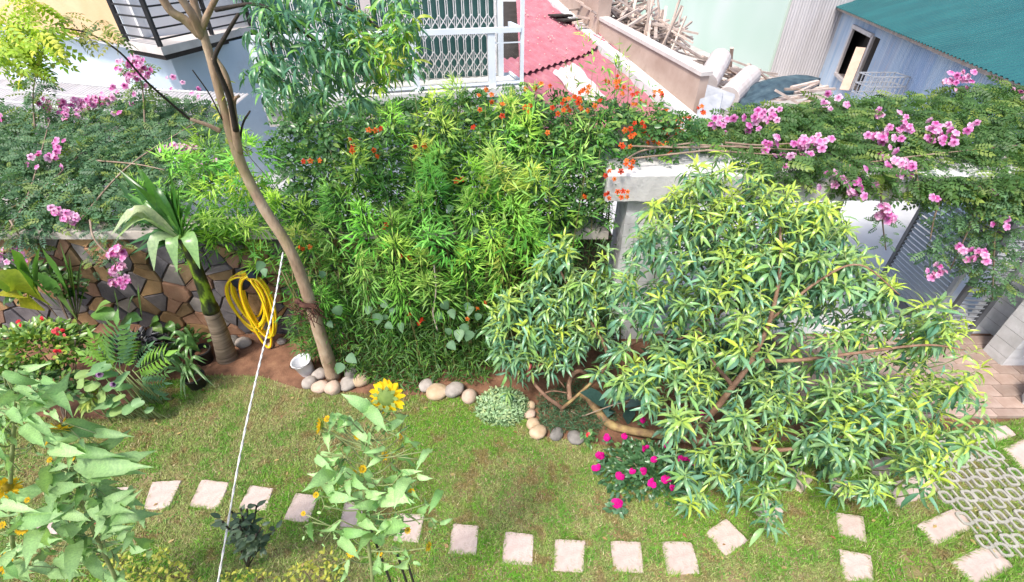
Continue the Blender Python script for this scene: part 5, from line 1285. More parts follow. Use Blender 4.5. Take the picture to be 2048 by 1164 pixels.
def rock(u, v, r, m, lab, sx=1.15, sz=.8, seed=0):
    rr_ = random.Random(seed*13+5); import bmesh
    bm = bmesh.new(); bmesh.ops.create_icosphere(bm, subdivisions=3, radius=1)
    ph = [rr_.uniform(0, 6) for _ in range(6)]
    for q in bm.verts:
        c = q.co; k = 1 + .09*math.sin(2.3*c.x+ph[0]) + .08*math.sin(2.7*c.y+ph[1]) + .07*math.sin(3*c.z+ph[2]) + .03*math.sin(6*c.x+5*c.y+ph[3])
        q.co = Vector((c.x*k*sx*r, c.y*k*r*rr_.uniform(.995, 1.005), c.z*k*sz*r))
    me = bpy.data.meshes.new('rock'); bm.to_mesh(me); bm.free(); me.polygons.foreach_set('use_smooth', [True]*len(me.polygons)); me.materials.append(m)
    g = G(u, v+r*60); o = link('rock', me); o.location = (g.x, g.y, r*sz*.72); o.rotation_euler = (rr_.uniform(-.2, .2), rr_.uniform(-.2, .2), rr_.uniform(0, 3))
    tag(o, lab, 'rock', 'rounded edging rocks')
for i, (u, v, r, m, lab) in enumerate([
    (620, 763, .094, 0, 'round grey rock at the left end of the slim trunk row, under the bucket'), (641, 749, .08, 0, 'grey rock between the bucket and the slim tree trunk'),
    (641, 774, .085, 1, 'pale brown rock in front, between the round grey rock and the pink one'), (667, 775, .094, 1, 'smooth pink rock right in front of the slim tree trunk'),
    (696, 767, .088, 0, 'brownish grey rock just right of the slim tree trunk'), (723, 760, .092, 2, 'tan rock at the right end of the row by the slim trunk'), (703, 746, .07, 3, 'dark rock tucked behind the slim trunk row'),
    (565, 682, .05, 0, 'small pale rock alone under the hedge, right of the hose'), (466, 680, .085, 3, 'dark purplish rock at the wall foot right of the palm'), (491, 684, .085, 0, 'grey rock at the wall foot below the hose coil'), (540, 690, .05, 2, 'small tan rock at the wall foot, right of the hose end'),
    (853, 771, .085, 0, 'grey pink rock at the left end of the row by the groundcover'), (877, 781, .105, 2, 'orange tan rock, second in the row left of the groundcover'), (909, 780, .1, 0, 'broad grey rock, third in the row left of the groundcover'), (939, 791, .088, 1, 'pinkish grey rock touching the left side of the groundcover'),
    (1061, 812, .06, 2, 'small tan rock at the upper right of the groundcover'), (1059, 829, .06, 1, 'small pinkish rock right of the groundcover'), (1066, 846, .07, 2, 'pointed tan rock below right of the groundcover'), (1077, 865, .085, 2, 'mossy tan rock at the lawn corner below the groundcover'),
    (1114, 868, .075, 3, 'mossy dark rock half sunk in the fern patch edge'), (1150, 875, .085, 3, 'dark grey rock beside the red azalea')]):
    rock(u, v, r*1.14, M_ROCK[m], lab, 1.0+.3*((i*7) % 5)/5, .72+.25*((i*3) % 4)/4, i)

# ================================================================== BEDS AND POTS
def bush(name, label, cat, centre, radii, n, T, size, ca, cb, cc=None, pc=0, material=LEAF, stems=6, el=(-.3, .9), solo=0, group=None, shell=.45):
    c = Vector(centre); th = empty(name, (c.x, c.y, 0), label, cat, group)
    u = rand_unit(n); u[:, 2] = np.abs(u[:, 2])*1.0 - .25; r = rng.uniform(shell, 1, (n, 1))
    p = np.array(c) + u*r*np.array(radii); p[:, 2] = np.maximum(p[:, 2], .02)
    out = norm(u*np.array((1, 1, .4))); e = rng.uniform(*el, n)[:, None]
    d = norm(out*np.cos(e) + UPV*np.sin(e) + rng.normal(0, .3, (n, 3)))
    up = norm(UPV + rng.normal(0, .35, (n, 3)) + np.array((0, -.3, 0))); s = rng.uniform(*size, n); co = cols(n, ca, cb, cc, pc)
    if solo:
        k = np.argsort(-(p[:, 2] - p[:, 1]*.6))[:solo]; m = np.ones(n, bool); m[k] = False
        solo_leaves(th, T, p[k], d[k], up[k], s[k], co[k], material); 
        if m.any(): cloud('foliage', T, p[m], d[m], up[m], s[m], co[m], th, material)
    else: cloud('foliage', T, p, d, up, s, co, th, material)
    for i in range(stems):
        a = rnd.uniform(0, 6.28); b = Vector((c.x, c.y, 0)); e2 = c + Vector((radii[0]*.7*math.cos(a), radii[1]*.7*math.sin(a), radii[2]*.4*rnd.uniform(0, 1)))
        MB().tube(catmull([b, b.lerp(e2, .5)+Vector((0, 0, .05)), e2], 4), .008, 5).build('stem', M_VINE, th, True)
    return th
ix = bush('ixora_bush', 'rounded bush with small glossy leaves and a few red flowers at the left edge', 'shrub', P(70, 690, 4.2)-Vector((0, 0, .1)), (.68, .5, .45), 1500, T_OVAL, (.06, .11), (.09, .2, .03), (.17, .3, .05), (.36, .42, .07), .22, GLOSS)
for u, v, k in ((115, 663, 8), (122, 666, 5), (120, 702, 5), (80, 636, 4), (40, 648, 2)): flower_cluster(ix, FL_RED, [P(u, v, 3.75)], max(2, k//2), .02, .5)
gg = empty('variegated_ginger', P(90, 630, 4.5), 'ginger plant with broad yellow striped leaves at the left edge', 'plant')
for b, e, w, c in (((120, 615), (-10, 500), .1, (.1, .25, .05)), ((105, 612), (-30, 545), .16, (.36, .42, .05)), ((90, 620), (-10, 590), .15, (.5, .46, .05)), ((85, 600), (22, 498), .12, (.14, .3, .05)), ((75, 590), (78, 495), .12, (.08, .2, .04)), ((60, 610), (-20, 560), .1, (.2, .34, .06))):
    strap(gg, [P(b[0], b[1], 4.4), P((b[0]+e[0])/2, (b[1]+e[1])/2-14, 4.25), P(e[0], e[1], 4.1)], w*1.5, c)
cd = empty('cordyline', P(155, 640, 4.9), 'plant with long upright green blades against the stone wall, left of the pink spray', 'plant')
for e, w, c in (((84, 496), .14, (.09, .24, .04)), ((138, 508), .12, (.07, .18, .03)), ((60, 538), .12, (.1, .24, .05)), ((165, 515), .1, (.04, .1, .03)), ((110, 530), .1, (.08, .2, .04)), ((120, 485), .09, (.08, .2, .04)), ((180, 560), .08, (.06, .15, .03))):
    strap(cd, [P(155, 640, 4.9), P(155+(e[0]-155)*.45, 640+(e[1]-640)*.62, 4.85), P(e[0], e[1], 4.8)], w*1.3, c)
hl = empty('heliconia', P(240, 650, 4.9), 'low plant with broad arching green leaves on the soil below the pink spray', 'plant')
for b, e, w, c in (((182, 630), (240, 640), .16, (.14, .3, .07)), ((240, 648), (285, 640), .14, (.08, .2, .05)), ((285, 640), (276, 568), .09, (.12, .26, .07)), ((240, 632), (228, 578), .07, (.12, .25, .1)), ((255, 630), (268, 590), .06, (.14, .26, .12)), ((190, 625), (222, 605), .07, (.2, .34, .09)), ((300, 655), (318, 640), .1, (.12, .27, .06)), ((300, 650), (325, 668), .1, (.22, .34, .1)), ((330, 650), (350, 664), .09, (.1, .22, .05))):
    strap(hl, [P(b[0], b[1], 4.85), P((b[0]+e[0])/2, (b[1]+e[1])/2-7, 4.8), P(e[0], e[1], 4.75)], w*1.25, c)
bush('black_leaf_plant', 'small plant with nearly black purple leaves between the fern leaves and the pots', 'plant', P(275, 685, 4.55)-Vector((0, 0, .08)), (.3, .24, .26), 420, T_BAMB+T_OVAL[:1], (.09, .16), (.012, .012, .017), (.045, .042, .055), (.12, .12, .14), .08, GLOSS, el=(-.6, .5))
T_FERN = [pinnate(8, .34, .06)]
ph = empty('split_leaf_plant', P(245, 745, 4.1), 'plant with deeply cut bright green leaves behind the round leaved plant', 'plant')
fl = [((240, 740), (212, 672)), ((235, 740), (178, 690)), ((240, 740), (165, 715)), ((250, 740), (248, 690)), ((240, 745), (190, 735)), ((270, 745), (300, 715)), ((275, 760), (312, 770)), ((270, 770), (318, 800)), ((270, 760), (320, 745)), ((265, 740), (280, 700)), ((230, 735), (230, 680)), ((215, 730), (195, 700)), ((260, 790), (300, 815))]
P1 = np.array([tuple(P(b[0], b[1], 4.0)) for b, e in fl]); P2 = np.array([tuple(P(e[0], e[1], 4.0+rnd.uniform(-.1, .1))) for b, e in fl])
solo_leaves(ph, T_FERN, P1, P2-P1, np.array([(0, -.7, .7)]*len(fl))+rng.normal(0, .12, (len(fl), 3)), np.linalg.norm(P2-P1, axis=1)*1.05, np.array([(.17, .34, .05)]*6 + [(.1, .22, .11)]*7), LEAF)
for b in P1: MB().tube([Vector(b), Vector((b[0]*.97-.05+rnd.uniform(-.05, .05), 4.02, .0))], .007, 5).build('stem', M_STEM, ph, True)
def round_leaf():
    V = [(0, 0, 0)]; n = 14; F = []
    for k in range(n):
        a = 2*math.pi*k/n - math.pi/2; r = .5*(1 + .07*math.cos(5*a)) * (.55 if k == 0 else 1)
        V.append((r*math.cos(a), .35 + r*math.sin(a), .06*math.sin(3*a) + .07))
    V[0] = (0, .3, 0)
    F = [(0, 1+k, 1+(k+1) % n) for k in range(n)]
    return np.array(V), [np.array(F)]
T_ROUND = [round_leaf()]
rl = empty('round_leaved_plant', P(220, 800, 3.7), 'plant with round pale green crinkled leaves and two tiny lilac flowers at the lawn edge', 'plant')
rp = [(195, 735, .2), (215, 728, .18), (180, 745, .17), (228, 745, .2), (245, 752, .24), (205, 800, .25), (200, 785, .2), (255, 812, .22), (270, 805, .2), (235, 800, .14), (285, 800, .14), (190, 765, .15), (225, 765, .16), (260, 770, .16), (175, 790, .15), (245, 790, .13), (160, 760, .15), (300, 815, .1), (180, 812, .14), (230, 820, .12)]
p = np.array([tuple(P(u, v, 3.72)) for u, v, s in rp]); n = len(p)
solo_leaves(rl, T_ROUND, p, np.stack([rng.normal(0, .6, n), -np.ones(n), rng.uniform(-.3, .3, n)], 1), norm(np.array((0, -.35, 1))+rng.normal(0, .25, (n, 3))), np.array([s for _, _, s in rp]), cols(n, (.16, .32, .13), (.26, .42, .22), (.36, .44, .1), .2), LEAF)
for q in p: MB().tube(catmull([Vector(q), Vector((q[0], q[1]+.02, q[2]*.5)), Vector((q[0]*.9-.42+rnd.uniform(-.1, .1), 3.78, 0))], 4), .006, 5).build('stem', M_STEM, rl, True)
for u, v in ((196, 750), (225, 770)): flower_cluster(rl, FL_LILAC, [P(u, v, 3.55)], 2, .008, 1.0)
def pot(u, v, r, h, lab, leaves):
    g = G(u, v); t = empty('flower_pot', g, lab, 'pot', 'black nursery pots beside the palm')
    T_ = Matrix.Translation(g)
    MB().lathe([(0, .002), (r*.78, .002), (r, h), (r*1.08, h+.002), (r*1.08, h+.03), (r*.96, h+.03), (r*.93, h-.02), (0, h-.03)], 22, T_).build('pot_body', M_POT, t, True)
    MB().lathe([(r*.9, h-.028), (0, h-.01)], 16, T_).build('potting_soil', M_SOIL, t)
    return g
def straps(name, lab, base, lst, col, w, cat='plant'):
    t = empty(name, base, lab, cat)
    for (dx, dy, dz, s) in lst:
        e = base + Vector((dx, dy, dz)); m = base + Vector((dx*.45, dy*.45, max(dz, 0)*.7 + .16*s)); c = np.array(col)*rnd.uniform(.75, 1.3)
        strap(t, [base, m, e], w*rnd.uniform(.8, 1.2), c)
    return t
g = pot(398, 772, .125, .17, 'front black nursery pot at the lawn edge left of the palm', 0)
straps('potted_lily', 'strap leaved plant growing in the front black pot', g+Vector((0, 0, .15)), [(rnd.uniform(-.45, .42), rnd.uniform(-.35, .15), rnd.uniform(-.05, .3), 1.2) for _ in range(20)], (.16, .29, .1), .035)
g = pot(412, 722, .13, .2, 'rear black nursery pot right beside the palm foot', 0)
straps('potted_lily', 'strap leaved plant growing in the rear black pot', g+Vector((0, 0, .18)), [(rnd.uniform(-.6, .15), rnd.uniform(-.35, .15), rnd.uniform(-.1, .35), 1.2) for _ in range(18)], (.14, .28, .09), .04)
straps('grassy_lily', 'clump of arching strap leaves between the black leaved plant and the pots', P(345, 725, 4.55), [(rnd.uniform(-.5, .35), rnd.uniform(-.3, .15), rnd.uniform(-.25, .35), 1.0) for _ in range(26)], (.11, .24, .07), .04)
bush('leafy_filler', 'low green leafy plants on the soil behind the pots', 'plant', P(330, 670, 4.9)-Vector((0, 0, .12)), (.55, .25, .2), 260, T_OVAL, (.06, .12), (.06, .16, .03), (.13, .27, .06), (.26, .36, .08), .15, LEAF, solo=60)
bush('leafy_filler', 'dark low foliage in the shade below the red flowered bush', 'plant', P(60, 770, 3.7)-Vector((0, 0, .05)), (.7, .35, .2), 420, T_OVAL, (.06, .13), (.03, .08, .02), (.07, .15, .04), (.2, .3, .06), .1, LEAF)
bush('leafy_filler', 'leafy green shrub behind the ginger at the left wall foot', 'plant', P(60, 560, 5.0)-Vector((0, 0, .1)), (.7, .25, .4), 360, T_OVAL, (.08, .15), (.03, .08, .02), (.08, .17, .04), None, 0, GLOSS)
# groundcover and the fern patch
sd_ = empty('sedum_clump', G(1005, 815), 'round cushion of pale green fleshy groundcover at the end of the rock row', 'plant')
c = G(1005, 818); n = 1500; u = rand_unit(n); u[:, 2] = np.abs(u[:, 2]); R_ = np.array((.37, .3, .26)); p = np.array(c) + u*R_*rng.uniform(.82, 1, (n, 1))
cent = np.array(c) + rand_unit(170)*np.array((1, 1, 1)); 
a = rng.uniform(0, 6.28, n); d = norm(np.stack([np.cos(a), np.sin(a), np.full(n, .25)], 1) + u*.4)
cloud('rosettes', T_OVAL, p, d, norm(u + rng.normal(0, .15, (n, 3))), rng.uniform(.035, .06, n), cols(n, (.26, .42, .22), (.42, .56, .36), (.5, .58, .3), .3), sd_)
MB().lathe([(.33, 0), (.31, .1), (.2, .19), (0, .215)], 16, Matrix.Translation(c) @ Matrix.Diagonal((1, .82, 1, 1))).build('cushion', mat('cushion_green', [(.3, (.04, .08, .03)), (.7, (.09, .15, .06))], 9, .9, .3), sd_, True)
uv = sample_poly([(1075, 800), (1160, 760), (1240, 840), (1190, 870), (1100, 868), (1078, 850)], 2600); b = np.array([tuple(G(*q)) for q in uv]); n = len(b); b[:, 2] = rng.uniform(.0, .12, n)
az = rng.uniform(0, 6.28, n); d = np.stack([np.cos(az), np.sin(az), rng.uniform(-.2, .8, n)], 1)
o = cloud('fern_groundcover', T_BAMB, b, d, norm(UPV+rng.normal(0, .4, (n, 3))), rng.uniform(.04, .09, n), cols(n, (.04, .11, .05), (.1, .19, .1)), None); tag(o, 'low dark ferny groundcover under the pruned peach stems', 'groundcover', kind='stuff')
bl = empty('blue_strap_plant', G(1215, 800), 'plant with broad blue grey strap leaves in the shade under the peach', 'plant')
for b, e, w in (((1215, 815), (1160, 785), .16), ((1220, 818), (1215, 835), .15), ((1258, 815), (1256, 850), .16), ((1225, 810), (1295, 770), .14), ((1230, 800), (1275, 740), .13), ((1250, 815), (1310, 800), .12)):
    strap(bl, [P(b[0], b[1], 3.75), P((b[0]+e[0])/2, (b[1]+e[1])/2-8, 3.75), P(e[0], e[1], 3.7)], w, (.05, .11, .1))
# dark shade shrubs under the peach crown
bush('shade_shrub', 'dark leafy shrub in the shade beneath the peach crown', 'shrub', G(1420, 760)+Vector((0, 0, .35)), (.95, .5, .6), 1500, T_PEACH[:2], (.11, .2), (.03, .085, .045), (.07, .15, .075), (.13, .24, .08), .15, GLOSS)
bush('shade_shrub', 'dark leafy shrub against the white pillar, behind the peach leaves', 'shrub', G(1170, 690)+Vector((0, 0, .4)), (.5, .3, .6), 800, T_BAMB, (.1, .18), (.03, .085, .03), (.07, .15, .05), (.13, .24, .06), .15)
# azaleas
AZ = [(1216, 877), (1251, 875), (1332, 891), (1202, 912), (1290, 900), (1364, 919), (1197, 938), (1240, 954), (1264, 945), (1284, 944), (1331, 961), (1304, 966), (1348, 979), (1284, 843), (1402, 826), (1386, 926), (1307, 920)]
az_ = bush('magenta_azalea', 'spreading azalea with many magenta flowers under the low peach trunk', 'shrub', G(1300, 950)+Vector((0, 0, .1)), (.62, .4, .2), 1250, T_OVAL, (.05, .085), (.04, .11, .045), (.08, .18, .075), (.2, .3, .09), .08, GLOSS, el=(-.2, .8), shell=.2)
for u, v in AZ:
    p = G(u, v, .3); n = 12; a = rng.uniform(0, 6.28, n); d = np.stack([np.cos(a), np.sin(a), rng.uniform(-.1, .5, n)], 1)
    cloud('leaf_tuft', T_OVAL, np.tile(np.array(p)-np.array((0, 0, .03)), (n, 1)), d, norm(UPV+rng.normal(0, .3, (n, 3))), rng.uniform(.06, .09, n), cols(n, (.05, .13, .06), (.1, .22, .1)), az_, GLOSS)
    flower_cluster(az_, FL_MAG, [p+Vector((0, 0, .02))], 3 if v > 850 else 2, .014, rnd.uniform(.7, .9))
la = empty('magenta_azalea', G(1233, 1015), 'small azalea with one magenta flower, alone on the lawn', 'shrub')
p = G(1233, 1012, .1); n = 46; a = rng.uniform(0, 6.28, n); d = np.stack([np.cos(a), np.sin(a), rng.uniform(-.3, .6, n)], 1)
cloud('foliage', T_OVAL, np.array(p) + rng.normal(0, .035, (n, 3)), d, norm(UPV+rng.normal(0, .3, (n, 3))), rng.uniform(.05, .085, n), cols(n, (.05, .13, .07), (.1, .21, .1)), la, GLOSS); flower_cluster(la, FL_MAG, [G(1233, 1007, .16)], 4, .018, 1.15)
la = empty('red_azalea', G(1177, 880), 'small azalea with a dark red bud beside the last edging rock', 'shrub')
p = G(1177, 876, .1); n = 50; a = rng.uniform(0, 6.28, n); d = np.stack([np.cos(a), np.sin(a), rng.uniform(-.2, .7, n)], 1)
cloud('foliage', T_OVAL, np.array(p) + rng.normal(0, .035, (n, 3)), d, norm(UPV+rng.normal(0, .3, (n, 3))), rng.uniform(.05, .085, n), cols(n, (.07, .18, .07), (.15, .28, .1)), la, GLOSS); flower_cluster(la, FL_RED, [G(1177, 872, .15)], 2, .01, .6)
# dark little shrub on the lawn
db = empty('dark_shrub', G(492, 1140), 'small dark grey green shrub standing on the lawn near the rope', 'shrub')
base = G(495, 1135); pos, d = [], []
for k in range(17):
    e = PZ(500 + rnd.gauss(0, 24), 1010 + abs(rnd.gauss(0, 42)), 4.15); e = P(500+rnd.gauss(-2, 22), rnd.uniform(1005, 1085), 1.75+rnd.uniform(-.12, .12))
    MB().tube(catmull([base, base.lerp(e, .6)+Vector((0, .03, .02)), e], 4), .007, 5).build('stem', M_BARKD, db, True)
    for j in range(15): pos.append(tuple(base.lerp(e, rnd.uniform(.5, 1.05)))); a = rnd.uniform(0, 6.28); d.append((math.cos(a), math.sin(a), rnd.uniform(-.2, .8)))
n = len(pos); cloud('foliage', T_OVAL, np.array(pos), np.array(d), norm(UPV+rng.normal(0, .4, (n, 3))), rng.uniform(.05, .085, n), cols(n, (.05, .085, .055), (.1, .15, .1)), db, LEAF)
# golden dwarf hedge along the bottom edge
for (poly, lab) in (([(205, 1120), (250, 1098), (300, 1115), (330, 1092), (380, 1140), (420, 1180), (200, 1190)], 'yellow leaved dwarf shrub at the bottom edge below the left sunflower'),
                    ([(440, 1150), (480, 1130), (560, 1150), (600, 1125), (660, 1095), (700, 1110), (690, 1190), (440, 1200)], 'yellow leaved dwarf shrub at the bottom edge left of the middle sunflower')):
    c = np.mean(np.array(poly), 0); th = empty('golden_shrub', G(*c), lab, 'shrub', 'golden shrubs along the bottom edge')
    uv = sample_poly(poly, 260); p = np.array([tuple(G(u, v, rnd.uniform(.1, .4))) for u, v in uv]); n = len(p); a = rng.uniform(0, 6.28, n); d = np.stack([np.cos(a), np.sin(a), rng.uniform(-.1, .9, n)], 1)
    cloud('foliage', T_OVAL, p, d, norm(UPV+rng.normal(0, .4, (n, 3))), rng.uniform(.035, .06, n), cols(n, (.36, .4, .06), (.5, .47, .09), (.2, .3, .05), .3), th)
    for k in range(12):
        q = Vector(p[k*20]); MB().tube([Vector((q.x+.02, q.y, 0)), q], .004, 4).build('stem', M_VINE, th)
# planter at the right edge
wp = empty('white_planter', G(2085, 822), 'white planter cut by the right edge beside the brick paving', 'planter')
MB().lathe([(0, .002), (.17, .002), (.24, .05), (.27, .3), (.25, .42), (.28, .45), (.25, .46), (.22, .4), (0, .39)], 9, Matrix.Translation(G(2085, 822))).build('planter_body', M_WHITEW, wp, False)
bush('dark_potted_plant', 'dark leafy plant at the right edge above the white planter', 'plant', G(2100, 790)+Vector((0, .15, .8)), (.34, .3, .5), 420, T_BAMB, (.12, .22), (.03, .07, .025), (.06, .12, .04), None, 0)

# ================================================================== SUNFLOWERS
def head_mesh(r, npet, lw, name='flower_head', petals=True, back=True):
    V = []; F = []; C = []
    n = 14; g, y_, br = (.2, .3, .08), (.75, .48, .02), (.35, .24, .03)
    o = len(V); V.append((0, 0, .02*r/.05)); C.append(br)
    for k in range(n): a = 2*math.pi*k/n; V.append((r*.38*math.cos(a), r*.38*math.sin(a), 0)); C.append((.55, .38, .03))
    F += [(0, 1+k, 1+(k+1) % n) for k in range(n)]
    o = len(V); V.append((0, 0, -.3*r)); C.append(g)
    for k in range(n): a = 2*math.pi*k/n; V.append((r*.42*math.cos(a), r*.42*math.sin(a), -.04*r)); C.append(g)
    F += [(o, o+1+(k+1) % n, o+1+k) for k in range(n)]
    def pet(a, L, w, z0, dz, c):
        ca, sa = math.cos(a), math.sin(a); o = len(V)
        for (rr, t, z) in ((.33*r, 0, z0), (.33*r+L*.45, -w, z0+dz*.4), (.33*r+L*.45, w, z0+dz*.4), (.33*r+L, 0, z0+dz)):
            V.append((rr*ca-t*sa, rr*sa+t*ca, z)); C.append(c)
        F.extend([(o, o+1, o+2), (o+1, o+3, o+2)])
    if petals:
        for k in range(npet): pet(2*math.pi*k/npet + rnd.uniform(-.1, .1), r*.68*rnd.uniform(.85, 1.1), r*lw, 0, r*rnd.uniform(-.1, .25), tuple(np.array(y_)*rnd.uniform(.85, 1.1)))
        for k in range(npet): pet(2*math.pi*(k+.5)/npet, r*.55, r*lw*.9, .03*r, r*.3, y_)
    for k in range(9): pet(2*math.pi*k/9, r*.35, r*.12, -.1*r, -r*.1, (.25, .36, .12))
    return mesh_np(name, np.array(V), [np.array(F)], PETAL, np.array(C))
HEADS = [head_mesh(.045, 12, .16) for _ in range(3)]
BUD = head_mesh(.022, 9, .2)
def leaf_px(parent, lst, y, off, scl, T=T_SUNL, ca=(.25, .47, .17), cb=(.42, .62, .3), cc=(.12, .3, .06), pc=.12, wid=1.0):
    p1, p2 = [], []
    for (a, b, c, d) in lst:
        yy = y + rnd.uniform(-.08, .08)
        p1.append(tuple(P(off[0]+a/scl, off[1]+b/scl, yy))); p2.append(tuple(P(off[0]+c/scl, off[1]+d/scl, yy - rnd.uniform(-.03, .14))))
    p1, p2 = np.array(p1), np.array(p2); n = len(p1)
    up = norm(np.array((0, -.25, .8)) + rng.normal(0, .55, (n, 3)))
    solo_leaves(parent, T, p1, p2-p1, up, np.linalg.norm(p2-p1, axis=1)*rng.uniform(.74, 1.0, n), cols(n, ca, cb, cc, pc, .22), LEAF, ncol=6)
    return p1
def sunflower(label, stem_px, y, base, leaves, heads, buds, off, scl, r=.013, tint=1.0):
    t = empty('sunflower', base, label, 'sunflower', 'sunflowers in the foreground')
    pts = [P(u, v, y) for u, v in stem_px] + [base]
    q = catmull(pts, 6); MB().tube(q, [r*(.55+.6*i/(len(q)-1)) for i in range(len(q))], 8).build('stem', M_STEM, t, True)
    A = np.array([tuple(p) for p in q])
    def stalk(p, rr=.004):
        d = np.linalg.norm(A - np.array(p) + np.array((0, 0, .12)), axis=1); k = int(np.argmin(d)); a = Vector(A[k])
        MB().tube(catmull([a, a.lerp(Vector(p), .5)-Vector((0, 0, .03)), Vector(p)], 3), rr, 5).build('stalk', M_STEM, t, True)
    more = []
    for (a, b, c, d) in leaves:                      # small side leaves around the stalks
        for _ in range(3):
            L = rnd.uniform(30, 70)*scl/2.9; an = rnd.uniform(0, 6.28); q = rnd.uniform(.1, .9)
            x0 = a + (c-a)*q + rnd.gauss(0, 40); y0 = b + (d-b)*q + rnd.gauss(0, 40); more.append((x0, y0, x0 + L*math.cos(an), y0 + L*abs(math.sin(an))*.9 - L*.2))
    p1 = leaf_px(t, leaves + more, y, off, scl, ca=tuple(np.array((.25, .47, .17))*tint), cb=tuple(np.array((.42, .62, .3))*tint))
    for i, p in enumerate(p1):
        if i < len(leaves): stalk(p, .0038)
        else:                                        # side leaf: a short petiole to its main leaf's foot
            a = Vector(p1[(i-len(leaves))//3]); MB().tube([a, Vector(p)], .003, 4).build('petiole', M_STEM, t, True)
    for (u, v, s, nr) in heads:
        p = P(u, v, y-.02); place('flower_head', rnd.choice(HEADS), t, face_matrix(p, nr, s)); stalk(p + Vector((0, 0, -.012)), .005)
    for (u, v) in buds:
        p = P(u, v, y+rnd.uniform(-.1, .1)); place('bud', BUD, t, face_matrix(p, (rnd.gauss(0, .6), -.5, .9), rnd.uniform(.8, 1.2))); stalk(p, .0032)
    return t
YC = 1.45
C_L = [(530, 180, 420, 95), (300, 230, 325, 140), (370, 275, 465, 200), (320, 320, 225, 362), (385, 350, 165, 472), (365, 435, 145, 525), (375, 455, 238, 552), (485, 320, 455, 485), (512, 300, 522, 395), (590, 165, 722, 242), (560, 205, 578, 345), (600, 290, 680, 345), (605, 385, 500, 442), (660, 440, 840, 465), (490, 510, 580, 705),
       (640, 480, 725, 610), (475, 600, 335, 560), (470, 610, 225, 625), (470, 650, 485, 870), (700, 600, 805, 570), (540, 780, 600, 925), (560, 785, 665, 905), (720, 770, 805, 845), (720, 860, 625, 912), (345, 805, 265, 965), (520, 1075, 605, 1160), (400, 1035, 342, 1145), (740, 1015, 762, 1125), (840, 715, 862, 782), (870, 795, 912, 842), (255, 725, 270, 792), (190, 820, 118, 865),
       (385, 880, 432, 905), (620, 260, 600, 330), (690, 300, 735, 268), (420, 250, 330, 245), (640, 420, 690, 405), (590, 560, 650, 690), (650, 600, 720, 660), (430, 560, 350, 600), (500, 700, 560, 740), (640, 720, 720, 700), (600, 640, 540, 700), (260, 600, 270, 560), (600, 860, 690, 820), (700, 800, 650, 860), (420, 940, 330, 940), (600, 940, 500, 900), (650, 960, 720, 1000), (330, 240, 270, 260), (710, 640, 690, 700)]
C_L += [(rnd.uniform(300, 760), rnd.uniform(250, 1000)) + (0, 0) for _ in range(0)]
sf = sunflower('tall branching sunflower in the middle foreground topped by one large yellow bloom', [(763, 815), (738, 880), (732, 950), (728, 1020), (737, 1090), (745, 1164)], YC, G(742, 1238), C_L,
               [(641, 851, 1.15, (-1, -.2, .25)), (703, 1104, .85, (.1, -.7, .7)), (856, 1093, .8, (1, -.3, .2))], [(715, 872), (725, 938), (709, 946), (683, 997), (798, 998), (816, 1061), (655, 838), (823, 985), (802, 872), (607, 1027), (770, 912), (760, 1106), (632, 990)], (560, 760), 2.882)
# the large bloom: seen from behind, every petal a piece of its own
hpos = P(772, 795, YC-.03); hn = Vector((.02, .75, -.42)).normalized()
HM = face_matrix(hpos, hn, 1.12)
hd = place('flower_head', head_mesh(.085, 10, .12, petals=False), sf, HM)
pm = []
for k in range(4):
    w, L = .012, .05; V = [(0, 0, 0), (-w, L*.45, .004), (w, L*.45, .004), (-w*.5, L*.85, .002+.003*k), (w*.5, L*.85, .002+.003*k), (0, L, -.004+.004*k)]
    pm.append(mesh_np('petal', np.array(V), [np.array([(0, 1, 2), (3, 5, 4)]), np.array([(1, 3, 4, 2)])], PETAL, np.tile(np.array((.78, .5+.02*k, .015)), (6, 1))))
for ly in range(3):
    for k in range(16):
        a = 2*math.pi*(k+.33*ly)/16 + rnd.uniform(-.1, .1)
        M = HM @ Matrix.Rotation(a, 4, 'Z') @ Matrix.Translation((0, .028-.006*ly, .004*ly)) @ Matrix.Rotation(rnd.uniform(-.2, .35)+.25*ly, 4, 'X') @ Matrix.Scale(rnd.uniform(.85, 1.15), 4)
        place('petal', rnd.choice(pm), hd, M)
for u0, u1 in ((740, 740), (795, 792), (820, 815)):
    pass
for i, (u, v0, lab) in enumerate(((742, 1090, 'black garden stake tied to the middle sunflower stem'), (795, 1110, 'black garden stake just right of the middle sunflower stem'), (816, 1130, 'rightmost black garden stake by the middle sunflower'))):
    top = P(u, v0-(30 if i == 0 else 0), 1.5); b = Vector((top.x+.02, top.y-.01, 0)); o = MB().tube([b, top], .009, 6).build('garden_stake', M_STAKE); tag(o, lab, 'stake', 'black garden stakes')
A_L = [(370, 235, 655, 345), (470, 420, 535, 368), (450, 470, 690, 515), (440, 440, 560, 480), (300, 480, 205, 630), (340, 500, 300, 610), (500, 510, 710, 460), (420, 570, 330, 660), (540, 600, 600, 535), (560, 620, 835, 715), (430, 580, 525, 620), (470, 640, 570, 770), (340, 700, 235, 835), (395, 815, 310, 860), (600, 800, 885, 750), (640, 830, 810, 890), (420, 880, 405, 1045), (470, 900, 330, 1010),
       (600, 870, 645, 965), (760, 940, 895, 1005), (500, 1010, 595, 1095), (660, 1010, 785, 1085), (430, 1050, 420, 1155), (250, 940, 205, 1090), (270, 880, 180, 965), (60, 1060, 145, 1110), (360, 600, 260, 700), (520, 700, 620, 720), (500, 800, 430, 900), (560, 760, 650, 850), (400, 660, 460, 760), (380, 420, 300, 460), (420, 380, 480, 400), (620, 700, 700, 650), (540, 900, 560, 1000), (350, 1000, 290, 1100), (600, 1100, 680, 1160), (460, 520, 420, 620)]
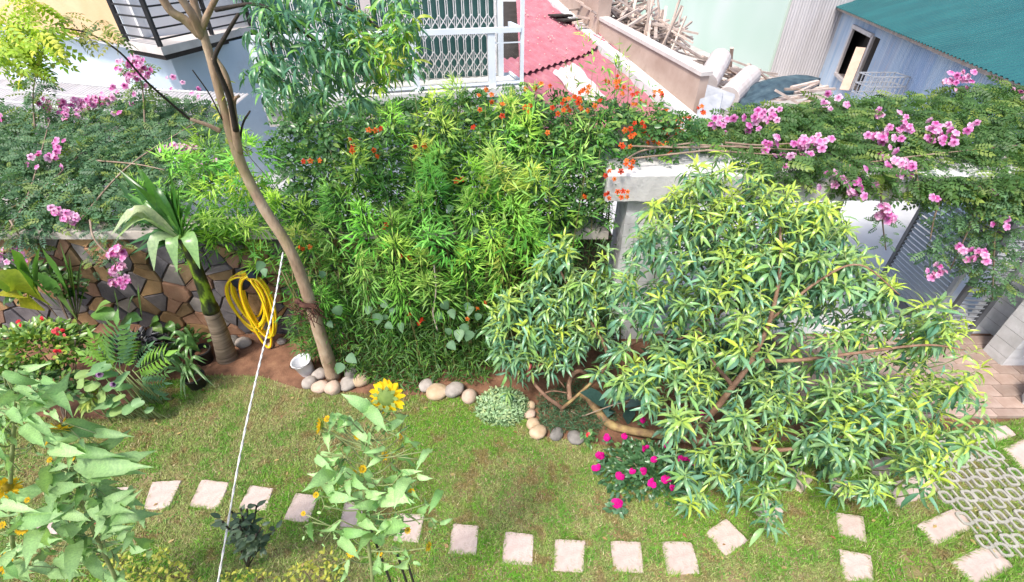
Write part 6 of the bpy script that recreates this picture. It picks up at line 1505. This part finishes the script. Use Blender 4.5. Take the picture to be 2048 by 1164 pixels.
sunflower('leaning sunflower of the left foreground with a bloom seen from behind at its top', [(116, 866), (142, 930), (165, 1000), (195, 1080), (235, 1164)], 1.5, G(262, 1230), A_L, [(115, 858, 1.75, (.1, .75, .5))], [(100, 920), (150, 915), (130, 840), (95, 885)], (0, 764), 2.91, tint=.72)
B_L = [(-30, 60, 300, 175), (90, 30, 240, 60), (240, 20, 440, 60), (20, -60, 210, 90), (-100, 10, 130, 40), (100, -70, 210, -20), (130, 255, 245, 355), (20, 420, 105, 550), (-60, 360, 60, 440), (60, 230, -40, 330), (170, 190, 270, 300), (-50, 150, 90, 190), (110, 110, 220, 120), (40, 330, 130, 320), (-40, 560, 60, 600), (20, 660, 110, 640), (-60, 700, 60, 760), (120, 760, 40, 840), (0, 880, 110, 900), (-80, 500, 30, 500), (230, 330, 330, 390), (120, 820, 260, 800),
       (40, 960, 150, 1010), (280, 820, 200, 960), (330, 760, 380, 860), (-20, 1040, 60, 1100), (190, 130, 340, 190), (-40, 220, 60, 240)]
sunflower('big leaved sunflower at the left edge with several open yellow blooms', [(30, 790), (28, 860), (22, 940), (20, 1030), (30, 1110), (55, 1180)], 1.45, G(80, 1245), B_L, [(14, 974, 1.5, (.8, -.3, .4)), (14, 1124, 1.7, (.4, -.7, .6)), (52, 1036, .9, (.3, -.4, .8)), (46, 1058, .9, (.3, -.6, .6))], [(55, 1000), (5, 1050), (70, 880)], (0, 764), 2.91, tint=.9)
# yellow rosette plant between the sunflowers and the round leaved plant
yr = empty('yellow_rosette_plant', P(178, 790, 3.75), 'lance leaved plant with a yellow centre left of the round leaved plant', 'plant')
n = 26; a = rng.uniform(0, 6.28, n); p = np.tile(np.array(P(176, 785, 3.72)), (n, 1)); p[:, 2] -= rng.uniform(0, .12, n); d = np.stack([np.cos(a), np.sin(a), rng.uniform(-.3, .6, n)], 1)
solo_leaves(yr, T_PEACH, p, d, norm(UPV+rng.normal(0, .2, (n, 3))), rng.uniform(.14, .28, n), cols(n, (.3, .4, .08), (.45, .48, .1), (.16, .28, .06), .3), LEAF)
b = P(176, 785, 3.72); MB().tube([b, Vector((b.x, b.y, 0))], .01, 6).build('stem', M_STEM, yr, True)
